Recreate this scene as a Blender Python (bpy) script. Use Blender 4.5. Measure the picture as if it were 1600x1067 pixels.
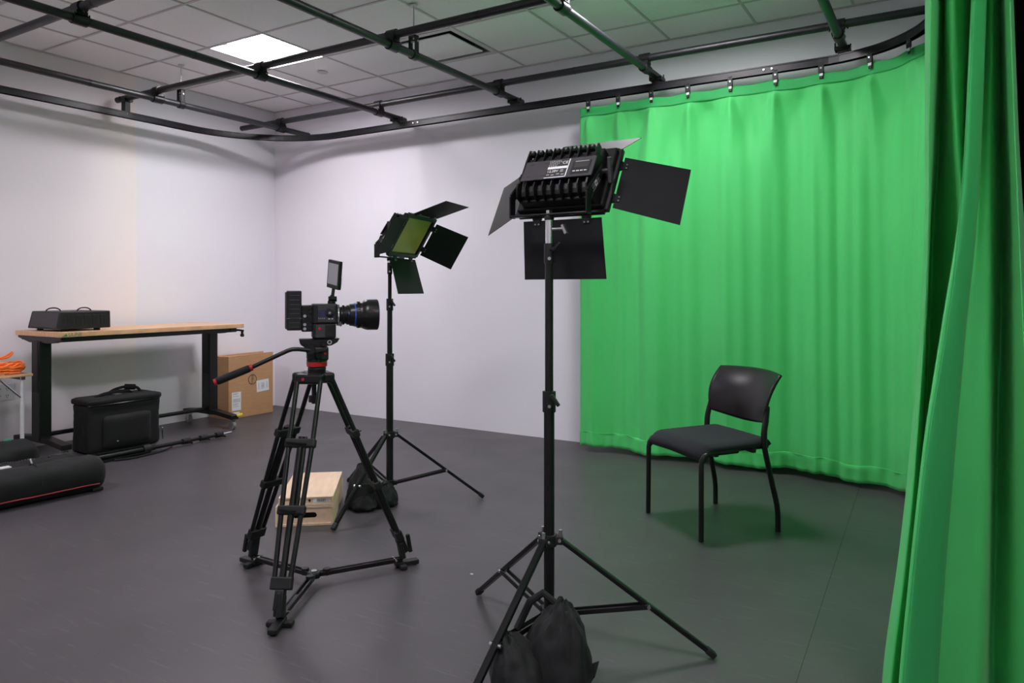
import bpy, bmesh, math, random
from mathutils import Vector, Matrix, noise
random.seed(7)
PI = math.pi
for o in list(bpy.data.objects): bpy.data.objects.remove(o)
scene = bpy.context.scene
COL = scene.collection
V = Vector

# ------------------------------------------------------------ camera, world, lights, exposure
cam_data = bpy.data.cameras.new('camera'); cam = bpy.data.objects.new('camera', cam_data)
COL.objects.link(cam); scene.camera = cam
cam.location = (0, 0, 1.20)
cam.rotation_euler = (PI/2, 0, math.radians(31.15))
cam_data.sensor_width = 36; cam_data.lens = 1127.4/1600*36
cam_data.shift_y = -(533.5-451.8)/1600
cam_data.clip_start = 0.05; cam_data.clip_end = 60

world = bpy.data.worlds.new('world'); scene.world = world; world.use_nodes = True
world.node_tree.nodes['Background'].inputs[0].default_value = (0.8, 0.8, 0.9, 1)
world.node_tree.nodes['Background'].inputs[1].default_value = 0.05
PANEL_STRENGTH = 58.0
PANEL_COLOR = (1.0, 0.965, 1.0, 1)
scene.view_settings.view_transform = 'Standard'
scene.view_settings.look = 'None'
scene.view_settings.gamma = 1
scene.view_settings.use_curve_mapping = False
scene.view_settings.exposure = 0.0

# ------------------------------------------------------------ materials
def mat(name, col, rough=0.5, metal=0.0, var=0.0, vscale=8.0, bump=0.0, bscale=200.0, spec=0.5, stretch=None, sheen=0.0):
    m = bpy.data.materials.new(name); m.use_nodes = True
    nt = m.node_tree; b = nt.nodes['Principled BSDF']
    b.inputs['Base Color'].default_value = (*col, 1); b.inputs['Roughness'].default_value = rough
    b.inputs['Metallic'].default_value = metal; b.inputs['Specular IOR Level'].default_value = spec
    if sheen: b.inputs['Sheen Weight'].default_value = sheen
    tc = nt.nodes.new('ShaderNodeTexCoord'); src = tc.outputs['Object']
    if stretch:
        mp = nt.nodes.new('ShaderNodeMapping'); mp.inputs['Scale'].default_value = stretch
        nt.links.new(src, mp.inputs['Vector']); src = mp.outputs['Vector']
    if var:
        n = nt.nodes.new('ShaderNodeTexNoise'); n.inputs['Scale'].default_value = vscale; n.inputs['Detail'].default_value = 4
        nt.links.new(src, n.inputs['Vector'])
        r = nt.nodes.new('ShaderNodeValToRGB')
        r.color_ramp.elements[0].position = .3; r.color_ramp.elements[1].position = .7
        r.color_ramp.elements[0].color = (*[max(0, c*(1-var)) for c in col], 1)
        r.color_ramp.elements[1].color = (*[min(1, c*(1+var)) for c in col], 1)
        nt.links.new(n.outputs['Fac'], r.inputs['Fac']); nt.links.new(r.outputs['Color'], b.inputs['Base Color'])
    if bump:
        n2 = nt.nodes.new('ShaderNodeTexNoise'); n2.inputs['Scale'].default_value = bscale
        nt.links.new(src, n2.inputs['Vector'])
        bp = nt.nodes.new('ShaderNodeBump'); bp.inputs['Strength'].default_value = bump; bp.inputs['Distance'].default_value = 0.002
        nt.links.new(n2.outputs['Fac'], bp.inputs['Height']); nt.links.new(bp.outputs['Normal'], b.inputs['Normal'])
    return m

M = {}
M['wall'] = mat('wall paint', (.80, .765, .84), .6, var=.012, vscale=1.5, bump=.05, bscale=300)
M['outerwall'] = mat('white wall paint', (.90, .89, .91), .6, var=.012, vscale=1.5)
M['ceiling'] = mat('ceiling tile', (.93, .915, .935), .9, var=.03, vscale=60, bump=.2, bscale=400)
M['tee'] = mat('ceiling tee', (.58, .54, .56), .5, var=.02)
M['pipe'] = mat('black pipe', (.010, .010, .013), .42, var=.2, vscale=5, spec=.55)
M['track'] = mat('black track', (.007, .007, .010), .38, var=.2, spec=.35)
M['metal'] = mat('black coated metal', (.006, .0055, .0065), .36, var=.25, vscale=30, spec=.35)
M['gloss'] = mat('gloss black metal', (.006, .006, .007), .22, var=.2, vscale=20, spec=.35)
M['plastic'] = mat('black plastic', (.008, .008, .009), .5, var=.2, vscale=40, spec=.35)
M['panelgrey'] = mat('dark grey panel', (.040, .035, .042), .5, var=.08, vscale=60, spec=.35)
M['barn'] = mat('matte black barn door', (.009, .0085, .010), .58, var=.15, vscale=12, spec=.2)
M['chrome'] = mat('chrome', (.78, .78, .80), .18, 1.0, var=.05)
M['steel'] = mat('brushed steel', (.50, .50, .52), .32, 1.0, var=.08)
M['red'] = mat('red anodised', (.45, .012, .02), .35, .2, var=.1)
M['blue'] = mat('blue ring', (.02, .08, .5), .35, var=.1)
M['fabric'] = mat('black nylon', (.005, .005, .006), .75, var=.3, vscale=25, bump=.4, bscale=500, sheen=.02, spec=.35)
M['seatfab'] = mat('charcoal seat fabric', (.010, .010, .016), .9, var=.15, vscale=200, bump=.5, bscale=900, sheen=.04, spec=.35)
M['chairback'] = mat('chair back plastic', (.009, .0075, .009), .33, var=.08, vscale=30, bump=.05, bscale=600, spec=.35)
M['redpipe'] = mat('red piping', (.35, .02, .03), .5, var=.1)
M['card'] = mat('cardboard', (.50, .275, .135), .8, var=.06, vscale=8, stretch=(1, 1, 6))
M['white'] = mat('white label', (.78, .78, .80), .6, var=.02)
M['ink'] = mat('black ink', (.02, .018, .016), .6, var=.05)
M['greyink'] = mat('grey ink', (.35, .34, .36), .6, var=.05)
M['wood'] = mat('maple desktop', (.62, .37, .20), .4, var=.16, vscale=7, stretch=(12, 1, 1))
M['ply'] = mat('birch ply', (.78, .56, .40), .55, var=.07, vscale=5, stretch=(10, 1.5, 10))
M['plyside'] = mat('birch ply edge', (.74, .55, .36), .6, var=.12, vscale=6, stretch=(1, 1, 60))
M['dark'] = mat('dark hollow', (.02, .012, .01), .9, var=.1)
M['orange'] = mat('orange cable', (.85, .16, .02), .4, var=.06)
M['yellow'] = mat('yellow pedal', (.75, .60, .03), .4, var=.05)
M['logogreen'] = mat('green print', (.01, .22, .12), .5, var=.05)
M['phosphor'] = mat('yellow phosphor panel', (.62, .38, .10), .28, var=.05, vscale=10)
M['phosedge'] = mat('yellow phosphor rim', (.50, .40, .04), .5, var=.04)
M['lcd'] = mat('blue display', (.015, .018, .07), .25, var=.1)
M['screen'] = mat('grey screen', (.30, .28, .31), .3, var=.03)
M['castor'] = mat('grey castor rubber', (.22, .22, .21), .5, var=.06)
M['outlet'] = mat('white outlet plastic', (.62, .60, .63), .4, var=.02)
M['blacksheet'] = mat('black sheet', (.0015, .0015, .0016), .9, var=.2, vscale=20, spec=.1)
M['glass'] = mat('lens glass', (.005, .005, .010), .05, var=.1)
M['lens'] = mat('lens barrel black', (.007, .007, .008), .33, var=.15, vscale=50, spec=.35)

def green_mat(name, col):
    m = mat(name, col, .62, var=.03, vscale=1.2, bump=.12, bscale=900, sheen=.15, spec=.35)
    nt = m.node_tree; b = nt.nodes['Principled BSDF']; out = nt.nodes['Material Output']
    tr = nt.nodes.new('ShaderNodeBsdfTranslucent'); tr.inputs['Color'].default_value = (*col, 1)
    mx = nt.nodes.new('ShaderNodeMixShader'); mx.inputs['Fac'].default_value = .34
    nt.links.new(b.outputs[0], mx.inputs[1]); nt.links.new(tr.outputs[0], mx.inputs[2]); nt.links.new(mx.outputs[0], out.inputs['Surface'])
    return m
M['green'] = green_mat('green chroma cloth', (.120, .76, .23))
M['greenband'] = green_mat('green chroma band', (.055, .56, .155))

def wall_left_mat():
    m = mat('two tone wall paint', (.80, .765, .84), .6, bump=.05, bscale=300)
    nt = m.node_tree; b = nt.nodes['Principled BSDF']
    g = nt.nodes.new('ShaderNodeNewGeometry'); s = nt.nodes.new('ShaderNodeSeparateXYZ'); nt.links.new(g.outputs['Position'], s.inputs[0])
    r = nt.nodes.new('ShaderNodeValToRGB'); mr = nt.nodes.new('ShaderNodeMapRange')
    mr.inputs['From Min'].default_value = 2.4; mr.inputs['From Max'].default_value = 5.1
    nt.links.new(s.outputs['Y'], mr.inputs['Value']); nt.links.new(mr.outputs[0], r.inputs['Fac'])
    e = r.color_ramp.elements; p = (3.63-2.4)/2.7  # warmer tone meets cooler tone at one sharp step
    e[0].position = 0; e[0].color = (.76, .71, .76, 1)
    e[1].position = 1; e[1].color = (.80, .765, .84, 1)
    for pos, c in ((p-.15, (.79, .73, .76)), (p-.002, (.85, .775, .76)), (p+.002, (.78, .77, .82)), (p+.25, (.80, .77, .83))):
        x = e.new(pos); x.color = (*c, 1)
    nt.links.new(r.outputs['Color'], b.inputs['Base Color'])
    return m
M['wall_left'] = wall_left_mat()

def floor_mat():
    m = mat('dark vinyl floor', (.052, .046, .053), .40, spec=.45)
    nt = m.node_tree; b = nt.nodes['Principled BSDF']; L = nt.links
    tc = nt.nodes.new('ShaderNodeTexCoord')
    n = nt.nodes.new('ShaderNodeTexNoise'); n.inputs['Scale'].default_value = 1.6; n.inputs['Detail'].default_value = 6; L.new(tc.outputs['Object'], n.inputs['Vector'])
    r = nt.nodes.new('ShaderNodeValToRGB'); r.color_ramp.elements[0].position = .3; r.color_ramp.elements[1].position = .75
    r.color_ramp.elements[0].color = (.054, .048, .055, 1); r.color_ramp.elements[1].color = (.066, .058, .066, 1)
    L.new(n.outputs['Fac'], r.inputs['Fac'])
    # scuffs: thin stretched streaks
    prev = r.outputs['Color']
    for rot, th, sc in ((.5, .66, 3.5), (-.9, .64, 5), (2.0, .655, 4)):
        mp = nt.nodes.new('ShaderNodeMapping'); mp.inputs['Rotation'].default_value = (0, 0, rot); mp.inputs['Scale'].default_value = (1, 9, 1)
        L.new(tc.outputs['Object'], mp.inputs['Vector'])
        n2 = nt.nodes.new('ShaderNodeTexNoise'); n2.inputs['Scale'].default_value = sc; n2.inputs['Detail'].default_value = 5; n2.inputs['Roughness'].default_value = .65
        L.new(mp.outputs['Vector'], n2.inputs['Vector'])
        mr = nt.nodes.new('ShaderNodeMapRange'); mr.inputs['From Min'].default_value = th-.04; mr.inputs['From Max'].default_value = th+.03; mr.inputs['To Max'].default_value = .22
        L.new(n2.outputs['Fac'], mr.inputs['Value'])
        mx = nt.nodes.new('ShaderNodeMixRGB'); L.new(mr.outputs[0], mx.inputs['Fac']); L.new(prev, mx.inputs['Color1']); mx.inputs['Color2'].default_value = (.16, .15, .16, 1)
        prev = mx.outputs['Color']
    L.new(prev, b.inputs['Base Color'])
    n3 = nt.nodes.new('ShaderNodeTexNoise'); n3.inputs['Scale'].default_value = 3; n3.inputs['Detail'].default_value = 5; L.new(tc.outputs['Object'], n3.inputs['Vector'])
    mr = nt.nodes.new('ShaderNodeMapRange'); mr.inputs['To Min'].default_value = .34; mr.inputs['To Max'].default_value = .50; L.new(n3.outputs['Fac'], mr.inputs['Value']); L.new(mr.outputs[0], b.inputs['Roughness'])
    n4 = nt.nodes.new('ShaderNodeTexNoise'); n4.inputs['Scale'].default_value = 260; L.new(tc.outputs['Object'], n4.inputs['Vector'])
    bp = nt.nodes.new('ShaderNodeBump'); bp.inputs['Strength'].default_value = .12; bp.inputs['Distance'].default_value = .002; L.new(n4.outputs['Fac'], bp.inputs['Height']); L.new(bp.outputs['Normal'], b.inputs['Normal'])
    return m
M['floor'] = floor_mat()

def emis(name, col, st):
    m = bpy.data.materials.new(name); m.use_nodes = True; nt = m.node_tree
    nt.nodes.remove(nt.nodes['Principled BSDF'])
    e = nt.nodes.new('ShaderNodeEmission'); e.inputs[0].default_value = col; e.inputs[1].default_value = st
    nt.links.new(e.outputs[0], nt.nodes['Material Output'].inputs['Surface']); return m
M['diffuser'] = emis('lit diffuser', PANEL_COLOR, PANEL_STRENGTH)

# ------------------------------------------------------------ helpers
WM = {}     # world matrix of each thing
class MB:
    def __init__(s): s.v = []; s.f = []; s.mt = Matrix()
    def at(s, m): s.mt = m; return s
    def add(s, vs, fs):
        b = len(s.v); s.v += [s.mt @ V(p) for p in vs]; s.f += [tuple(i+b for i in f) for f in fs]; return s
    def box(s, c, size, m=None):
        x, y, z = [k/2 for k in size]; c = V(c); m = m or Matrix()
        vs = [c + m @ V((a*x, b*y, d*z)) for d in (-1, 1) for a, b in ((-1, -1), (1, -1), (1, 1), (-1, 1))]
        return s.add(vs, [(3, 2, 1, 0), (4, 5, 6, 7), (0, 1, 5, 4), (1, 2, 6, 5), (2, 3, 7, 6), (3, 0, 4, 7)])
    def bb(s, x0, x1, y0, y1, z0, z1): return s.box(((x0+x1)/2, (y0+y1)/2, (z0+z1)/2), (x1-x0, y1-y0, z1-z0))
    def bar(s, p0, p1, w, h, up=(0, 0, 1)):
        p0, p1 = V(p0), V(p1); d = (p1-p0).normalized(); sd = d.cross(V(up))
        if sd.length < 1e-4: sd = d.cross(V((1, 0, 0)))
        sd.normalize(); u = sd.cross(d)
        vs = [p + sd*a*w/2 + u*b*h/2 for p in (p0, p1) for a, b in ((-1, -1), (1, -1), (1, 1), (-1, 1))]
        return s.add(vs, [(0, 1, 2, 3), (7, 6, 5, 4), (0, 4, 5, 1), (1, 5, 6, 2), (2, 6, 7, 3), (3, 7, 4, 0)])
    def tube(s, pts, r, n=12, closed=False):
        pts = [V(p) for p in pts]; N = len(pts); rs = r if isinstance(r, (list, tuple)) else [r]*N
        t0 = (pts[1]-pts[0]).normalized(); a = t0.cross(V((0, 0, 1)))
        if a.length < 1e-3: a = V((1, 0, 0))
        a.normalize(); vs = []
        for i, p in enumerate(pts):
            if closed: t = (pts[(i+1) % N]-pts[i-1]).normalized()
            else: t = (pts[min(i+1, N-1)]-pts[max(i-1, 0)]).normalized()
            a = (a - t*a.dot(t)).normalized(); b = t.cross(a)
            vs += [p + (a*math.cos(2*PI*k/n) + b*math.sin(2*PI*k/n))*rs[i] for k in range(n)]
        fs = [(i*n+k, i*n+(k+1) % n, (i+1)*n+(k+1) % n, (i+1)*n+k) for i in range(N-1) for k in range(n)]
        if closed: fs += [((N-1)*n+k, (N-1)*n+(k+1) % n, (k+1) % n, k) for k in range(n)]
        else: fs += [tuple(range(n-1, -1, -1)), tuple((N-1)*n+k for k in range(n))]
        return s.add(vs, fs)
    def cyl(s, p0, p1, r, n=20): return s.tube([p0, p1], r, n)
    def lathe(s, prof, m=None, n=28):
        m = m or Matrix(); vs = []
        for r, z in prof: vs += [m @ V((r*math.cos(2*PI*k/n), r*math.sin(2*PI*k/n), z)) for k in range(n)]
        N = len(prof)
        fs = [(i*n+k, i*n+(k+1) % n, (i+1)*n+(k+1) % n, (i+1)*n+k) for i in range(N-1) for k in range(n)]
        fs += [tuple(range(n-1, -1, -1)), tuple((N-1)*n+k for k in range(n))]
        return s.add(vs, fs)
    def prism(s, poly, t0, t1, m=None):
        """poly of (a,b) in local XZ-like plane, extruded along third axis; m maps (a,b,t)"""
        m = m or Matrix(); n = len(poly)
        vs = [m @ V((a, b, t)) for t in (t0, t1) for a, b in poly]
        fs = [tuple(range(n-1, -1, -1)), tuple(range(n, 2*n))] + [(k, (k+1) % n, n+(k+1) % n, n+k) for k in range(n)]
        return s.add(vs, fs)
    def grid(s, rows, thick=None):
        nr, nc = len(rows), len(rows[0])
        return s.add([p for r in rows for p in r], [(i*nc+j, i*nc+j+1, (i+1)*nc+j+1, (i+1)*nc+j) for i in range(nr-1) for j in range(nc-1)])
    def blob(s, c, rad, e=.7, nz=.06, seed=0, m=None, nu=36, nv=24, flat=None, nf=3.0, taper=0, crease=0):
        m = m or Matrix(); c = V(c); vs = []
        sp = lambda a, p: math.copysign(abs(a)**p, a)
        for i in range(nv+1):
            ph = -PI/2 + PI*i/nv
            for k in range(nu):
                th = 2*PI*k/nu
                d = V((sp(math.cos(ph), e)*sp(math.cos(th), e), sp(math.cos(ph), e)*sp(math.sin(th), e), sp(math.sin(ph), e)))
                q = 1 + nz*(noise.noise(d*nf + V((seed, seed*2.3, 0))) + .5*noise.noise(d*nf*2.4 + V((seed, 5, seed))))
                tp = 1-taper*max(0, d.z+.25)**1.15
                q *= 1+crease*(abs(math.sin(th*3.5+seed+d.z*1.2))-.6)*max(0, d.z+.3)
                p = c + m @ V((d.x*rad[0]*q*tp, d.y*rad[1]*q*tp, d.z*rad[2]*q))
                if flat is not None and p.z < flat: p.z = flat + (p.z-flat)*.02
                vs.append(p)
        return s.add(vs, [(i*nu+k, i*nu+(k+1) % nu, (i+1)*nu+(k+1) % nu, (i+1)*nu+k) for i in range(nv) for k in range(nu)])
    def build(s, name, material, parent=None, smooth=False, bevel=0, world=False, subsurf=0, solid=0, autosm=True):
        vs = s.v
        if world and parent is not None:
            inv = WM[parent.name if parent.name in WM else parent.parent.name].inverted(); vs = [inv @ p for p in vs]
        me = bpy.data.meshes.new(name); me.from_pydata([tuple(p) for p in vs], [], s.f); me.update()
        bm = bmesh.new(); bm.from_mesh(me); bmesh.ops.remove_doubles(bm, verts=bm.verts, dist=1e-6)
        bmesh.ops.recalc_face_normals(bm, faces=bm.faces); bm.to_mesh(me); bm.free()
        me.materials.append(material if not isinstance(material, str) else M[material])
        if smooth:
            me.shade_smooth()
            if autosm: me.set_sharp_from_angle(angle=math.radians(38))
        o = bpy.data.objects.new(name, me); COL.objects.link(o)
        if parent is not None: o.parent = parent
        if solid:
            md = o.modifiers.new('s', 'SOLIDIFY'); md.thickness = solid; md.offset = 0
        if bevel:
            md = o.modifiers.new('b', 'BEVEL'); md.width = bevel; md.segments = 2; md.limit_method = 'ANGLE'; md.angle_limit = math.radians(40)
        if subsurf:
            md = o.modifiers.new('u', 'SUBSURF'); md.levels = md.render_levels = subsurf
        return o

def thing(name, label, cat, loc=(0, 0, 0), rz=0, group=None):
    o = bpy.data.objects.new(name, None); COL.objects.link(o); o.empty_display_size = .1
    o.location = loc; o.rotation_euler = (0, 0, rz); o['label'] = label; o['category'] = cat
    if group: o['group'] = group
    WM[o.name] = Matrix.Translation(loc) @ Matrix.Rotation(rz, 4, 'Z')
    return o
def tag(o, label, cat, group=None):
    o['label'] = label; o['category'] = cat
    if group: o['group'] = group
    return o
def struct(o): o['kind'] = 'structure'; return o
def copy_tree(o, parent=None):
    c = o.copy(); COL.objects.link(c); c.parent = parent
    for ch in list(o.children): copy_tree(ch, c)
    return c
def text(body, size, material, parent, m, align='CENTER', extr=.0002, name='lettering'):
    cu = bpy.data.curves.new('t', 'FONT'); cu.body = body; cu.size = size; cu.align_x = align; cu.align_y = 'CENTER'; cu.extrude = extr
    to = bpy.data.objects.new('t', cu); COL.objects.link(to); bpy.context.view_layer.update()
    me = bpy.data.meshes.new_from_object(to.evaluated_get(bpy.context.evaluated_depsgraph_get()))
    bpy.data.objects.remove(to)
    me.transform(m); me.name = name
    me.materials.clear(); me.materials.append(M[material])
    o = bpy.data.objects.new(name, me); COL.objects.link(o); o.parent = parent; return o
def frame(o, x, y):   # matrix from origin, x axis, y axis
    x = V(x).normalized(); y = V(y); y = (y - x*y.dot(x)).normalized(); z = x.cross(y)
    return Matrix(((x.x, y.x, z.x, o[0]), (x.y, y.y, z.y, o[1]), (x.z, y.z, z.z, o[2]), (0, 0, 0, 1)))
RZ = lambda a: Matrix.Rotation(a, 4, 'Z')
T = Matrix.Translation

# ------------------------------------------------------------ the room
WX, WY, H = -5.96, 5.118, 3.02
XR, YF = 2.2, -1.8
flo = struct(MB().bb(WX-.1, XR+.1, YF-.1, WY+.1, -.1, 0).build('floor', 'floor'))
MB().bar((-0.366, 1.130, 0), (-0.475, 5.429, 0), .0025, .0010).build('floor_seam', 'ink', flo)
struct(MB().bb(WX-.1, WX, YF, WY, 0, H+.15).build('wall_left', 'wall_left'))
struct(MB().bb(WX-.1, XR+.1, WY, WY+.1, 0, H+.15).build('wall_back', 'wall'))
struct(MB().bb(XR, XR+.1, YF, WY, 0, H+.15).build('wall_right', 'outerwall'))
struct(MB().bb(WX-.1, XR+.1, YF-.1, YF, 0, H+.15).build('wall_front', 'outerwall'))
ceil = struct(MB().bb(WX-.1, XR+.1, YF-.1, WY+.1, H+.12, H+.16).build('ceiling', 'ceiling'))
GX, GY, P = -6.01, 2.866, .61
lights = [(-4.485, 3.781), (-1.435, 3.781), (-4.485, .731), (-1.435, .731), (1.005, .731)]  # last panel is added, unseen, to brighten the near curtain
vents = [(-3.265, 4.391)]
xs = [WX] + [GX+P*i for i in range(1, 14) if GX+P*i < XR-.02] + [XR]
ys = [YF] + [GY+P*j for j in range(-8, 5) if YF+.02 < GY+P*j < WY-.02] + [WY]
cache = {}
for i in range(len(xs)-1):
    for j in range(len(ys)-1):
        cx, cy = (xs[i]+xs[i+1])/2, (ys[j]+ys[j+1])/2
        if any(abs(cx-a) < .1 and abs(cy-b) < .1 for a, b in lights+vents): continue
        w, d = round(xs[i+1]-xs[i]-.015, 3), round(ys[j+1]-ys[j]-.015, 3)
        if (w, d) not in cache:
            o = MB().bb(-w/2, w/2, -d/2, d/2, 0, .015).build('ceiling_tile', 'ceiling', ceil); cache[(w, d)] = o
        else:
            o = cache[(w, d)].copy(); COL.objects.link(o)
        o.location = (cx, cy, H+.006)
for x in xs[1:-1]: MB().bb(x-.0075, x+.0075, YF, WY, H-.001, H+.03).build('ceiling_runner', 'tee', ceil)
for y in ys[1:-1]: MB().bb(WX, XR, y-.0075, y+.0075, H-.0005, H+.029).build('ceiling_runner', 'tee', ceil)
MB().bb(WX, WX+.02, YF, WY, H-.001, H+.02).build('ceiling_edge_trim', 'tee', ceil)
MB().bb(WX, XR, WY-.02, WY, H-.001, H+.02).build('ceiling_edge_trim', 'tee', ceil)

def ceiling_light(x, y, label):
    t = thing('ceiling_light', label, 'ceiling light', (x, y, H), 0, 'ceiling light panels')
    a = P/2-.009; f = MB()
    for s in (-1, 1):
        f.bb(s*a-.006, s*a+.006, -a, a, .001, .085); f.bb(-a, a, s*a-.006, s*a+.006, .001, .085)
        f.bb(min(s*a, s*(a-.035)), max(s*a, s*(a-.035)), -a, a, .064, .07); f.bb(-a, a, min(s*a, s*(a-.035)), max(s*a, s*(a-.035)), .0645, .0695)
    f.build('light_frame', 'white', t)
    b = a-.03
    MB().bb(-b, b, -b, b, .068, .074).build('diffuser', 'diffuser', t)
    return t
names = ['lit square light panel set in the ceiling above the video camera', 'ceiling light panel above the chair, just beyond the top of the photo',
         'ceiling light panel over the left foreground, outside the photo', 'ceiling light panel above the photographer, outside the photo',
         'added unseen ceiling light panel brightening the near green curtain']
for (x, y), n in zip(lights, names): ceiling_light(x, y, n)

# air diffuser
vt = thing('ceiling_vent', 'square air diffuser set flush in the ceiling tiles beside a black pipe', 'air vent', (vents[0][0], vents[0][1], H))
f = MB()
for s in (-1, 1):
    f.bb(s*.285-.018, s*.285+.018, -.303, .303, 0, .012); f.bb(-.303, .303, s*.285-.018, s*.285+.018, .0005, .0115)
f.build('vent_frame', 'outlet', vt)
MB().bb(-.29, .29, -.29, .29, .07, .075).build('vent_throat', 'dark', vt)
f = MB()
for k in range(3):
    a = .265-.02*k
    for s in (-1, 1):
        f.bar((-a, s*a, .02+.014*k), (a, s*a, .02+.014*k), .003, .022); f.bar((s*a, -a, .02+.014*k), (s*a, a, .02+.014*k), .003, .022)
f.build('vent_louvre', 'steel', vt)
MB().bb(-.218, .218, -.218, .218, -.002, .006).build('vent_plate', 'ceiling', vt, bevel=.002)
tag(MB().lathe([(.045, 0), (.043, -.004), (.0, -.005)], T((-4.494, 4.361, H))).build('sprinkler_cover', 'outlet', smooth=True),
    'small round flush cover plate on a ceiling tile right of the lit panel', 'sprinkler cover')

# ------------------------------------------------------------ pipe grid
PR = .0245
ZX, ZY = 2.765, 2.70
pipe_x = [2.19, 3.425, 4.655]
pipe_y = [-5.34, -4.135, -2.93, -1.76, -.555]
xlab = {2.19: 'black cross pipe nearest the camera, at the upper left corner of the photo', 3.425: 'black cross pipe of the overhead grid passing the lit panel',
        4.655: 'black cross pipe of the overhead grid running close to the back wall'}
ylab = {-5.34: 'leftmost black lengthwise pipe of the overhead grid, along the left wall', -4.135: 'black lengthwise pipe of the overhead grid passing under the lit panel',
        -2.93: 'black lengthwise pipe of the overhead grid beside the air diffuser', -1.76: 'black lengthwise overhead pipe ending above the left end of the green curtain',
        -.555: 'black lengthwise overhead pipe ending above the middle of the green curtain'}
def pipe_run(p0, p1, label, lens):
    base = V(p0); t = thing('overhead_pipe', label, 'pipe', p0, 0, 'pipes of the overhead grid')
    e = V(p1)-base
    MB().cyl((0, 0, 0), e, PR, 20).build('pipe', 'pipe', t, smooth=True)
    u = e.normalized()
    for L in lens: MB().cyl(u*L, u*(L+.006), PR+.0015, 20).build('pipe_joint', 'metal', t, smooth=True)
    return t
PX = {}; PY = {}
for y in pipe_x: PX[y] = pipe_run((WX+.07 if y > 3 else -5.96+.07, y, ZX), (1.9, y, ZX), xlab[y], [1.9, 3.6])
for x in pipe_y:
    y1 = 5.0 if x > -5 else 5.02
    PY[x] = pipe_run((x, 5.0, ZY), (x, -1.5, ZY), ylab[x], [2.1, 3.55])
def coupler(x, y):
    t = thing('pipe_coupler', 'cross-over coupler', 'pipe clamp', (x, y, (ZX+ZY)/2), 0, 'cross-over couplers of the overhead grid')
    m = MB()
    m.cyl((-.035, 0, .0325), (.035, 0, .0325), PR+.009, 16)
    m.box((0, 0, 0), (.062, .062, .02))
    m.build('upper_clamp', 'metal', t, smooth=True)
    MB().cyl((0, -.04, -.0325), (0, .04, -.0325), PR+.009, 16).build('lower_clamp', 'metal', t, smooth=True)
    for s in (-1, 1):
        MB().box((s*.045, .0, .03), (.022, .028, .012)).cyl((s*.05, .0, .0), (s*.05, 0, .055), .004, 8).build('clamp_bolt', 'metal', t, smooth=True)
        MB().cyl((.02*s, .045*s, -.055), (.02*s, .045*s, 0), .004, 8).box((0.02*s, s*.042, -.03), (.028, .018, .012)).build('clamp_bolt', 'metal', t, smooth=True)
    return t
near = {2.19: 'nearest the camera', 3.425: 'beside the lit panel row', 4.655: 'near the back wall'}
colw = {-5.34: 'first', -4.135: 'second', -2.93: 'third', -1.76: 'fourth', -.555: 'fifth'}
for y in pipe_x:
    for x in pipe_y:
        c = coupler(x, y)
        c['label'] = 'black clamp on %s lengthwise pipe from left, at cross pipe %s' % (colw[x], {2.19: 'nearest the camera', 3.425: 'under the lit panel', 4.655: 'by back wall'}[y])
def hanger(x, y, label):
    t = thing('ceiling_hanger', label, 'hanger', (x, y, ZY), 0, 'threaded hangers of the overhead grid')
    MB().cyl((0, 0, .10), (0, 0, H-ZY), .004, 8).build('threaded_rod', 'steel', t, smooth=True)
    MB().lathe([(.026, 0), (.024, -.006), (0, -.006)], T((0, 0, H-ZY))).build('rod_flange', 'outlet', t, smooth=True)
    m = MB(); m.cyl((0, -.022, 0), (0, .022, 0), PR+.008, 16)
    m.bb(-.028, -.022, -.018, .018, 0, .12); m.bb(.022, .028, -.018, .018, 0, .12); m.bb(-.028, .028, -.018, .018, .115, .122)
    m.build('pipe_ring', 'metal', t, smooth=True)
    MB().cyl((-.034, 0, .085), (.034, 0, .085), .006, 10).build('ring_bolt', 'steel', t, smooth=True)
hanger(-5.34, 3.63, 'threaded rod and ring holding the leftmost pipe, left of the lit panel')
hanger(-2.93, 3.63, 'threaded rod and ring holding a pipe just left of the air diffuser')

# ------------------------------------------------------------ curtain track
ZT = 2.625
def arc(c, r, a0, a1, n): return [(c[0]+r*math.cos(a0+(a1-a0)*k/n), c[1]+r*math.sin(a0+(a1-a0)*k/n)) for k in range(n+1)]
path = [(-5.80, -1.4), (-5.80, 1.0), (-5.79, 2.4)] + [(-5.77+.02*k/3, 2.9+.25*k) for k in range(4)]
path += arc((-4.85, 3.98), .90, PI, PI/2, 18)
path += [(-4.4+.55*k, 4.88) for k in range(7)]
path += arc((-.70, 4.22), .66, PI/2, 0.0, 16)
path += [(-.035, 3.9), (-.02, 3.6), (0.0, 3.2), (.03, 2.8), (.06, 2.4), (.10, 2.1), (.17, 1.8), (.26, 1.55)]
tr = thing('curtain_track', 'long curved black curtain track hung below the pipe grid around the room', 'curtain track', (path[0][0], path[0][1], ZT))
def sweep_rect(pts, w, h, z):
    rows = []
    for i, p in enumerate(pts):
        a = V(pts[max(i-1, 0)]); b = V(pts[min(i+1, len(pts)-1)]); t = (b-a).normalized(); n = V((-t.y, t.x))
        rows.append([V((p[0]+n.x*s*w/2, p[1]+n.y*s*w/2, z+q*h/2)) for s, q in ((-1, -1), (1, -1), (1, 1), (-1, 1))])
    m = MB(); vs = [q for r in rows for q in r]; N = len(rows)
    fs = [(i*4+k, i*4+(k+1) % 4, (i+1)*4+(k+1) % 4, (i+1)*4+k) for i in range(N-1) for k in range(4)] + [(3, 2, 1, 0), tuple((N-1)*4+k for k in range(4))]
    return m.add(vs, fs)
m = sweep_rect(path, .034, .05, ZT); m.build('track_rail', 'track', tr, world=True)
sweep_rect(path, .044, .008, ZT-.021).build('track_lip', 'track', tr, world=True)
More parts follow.
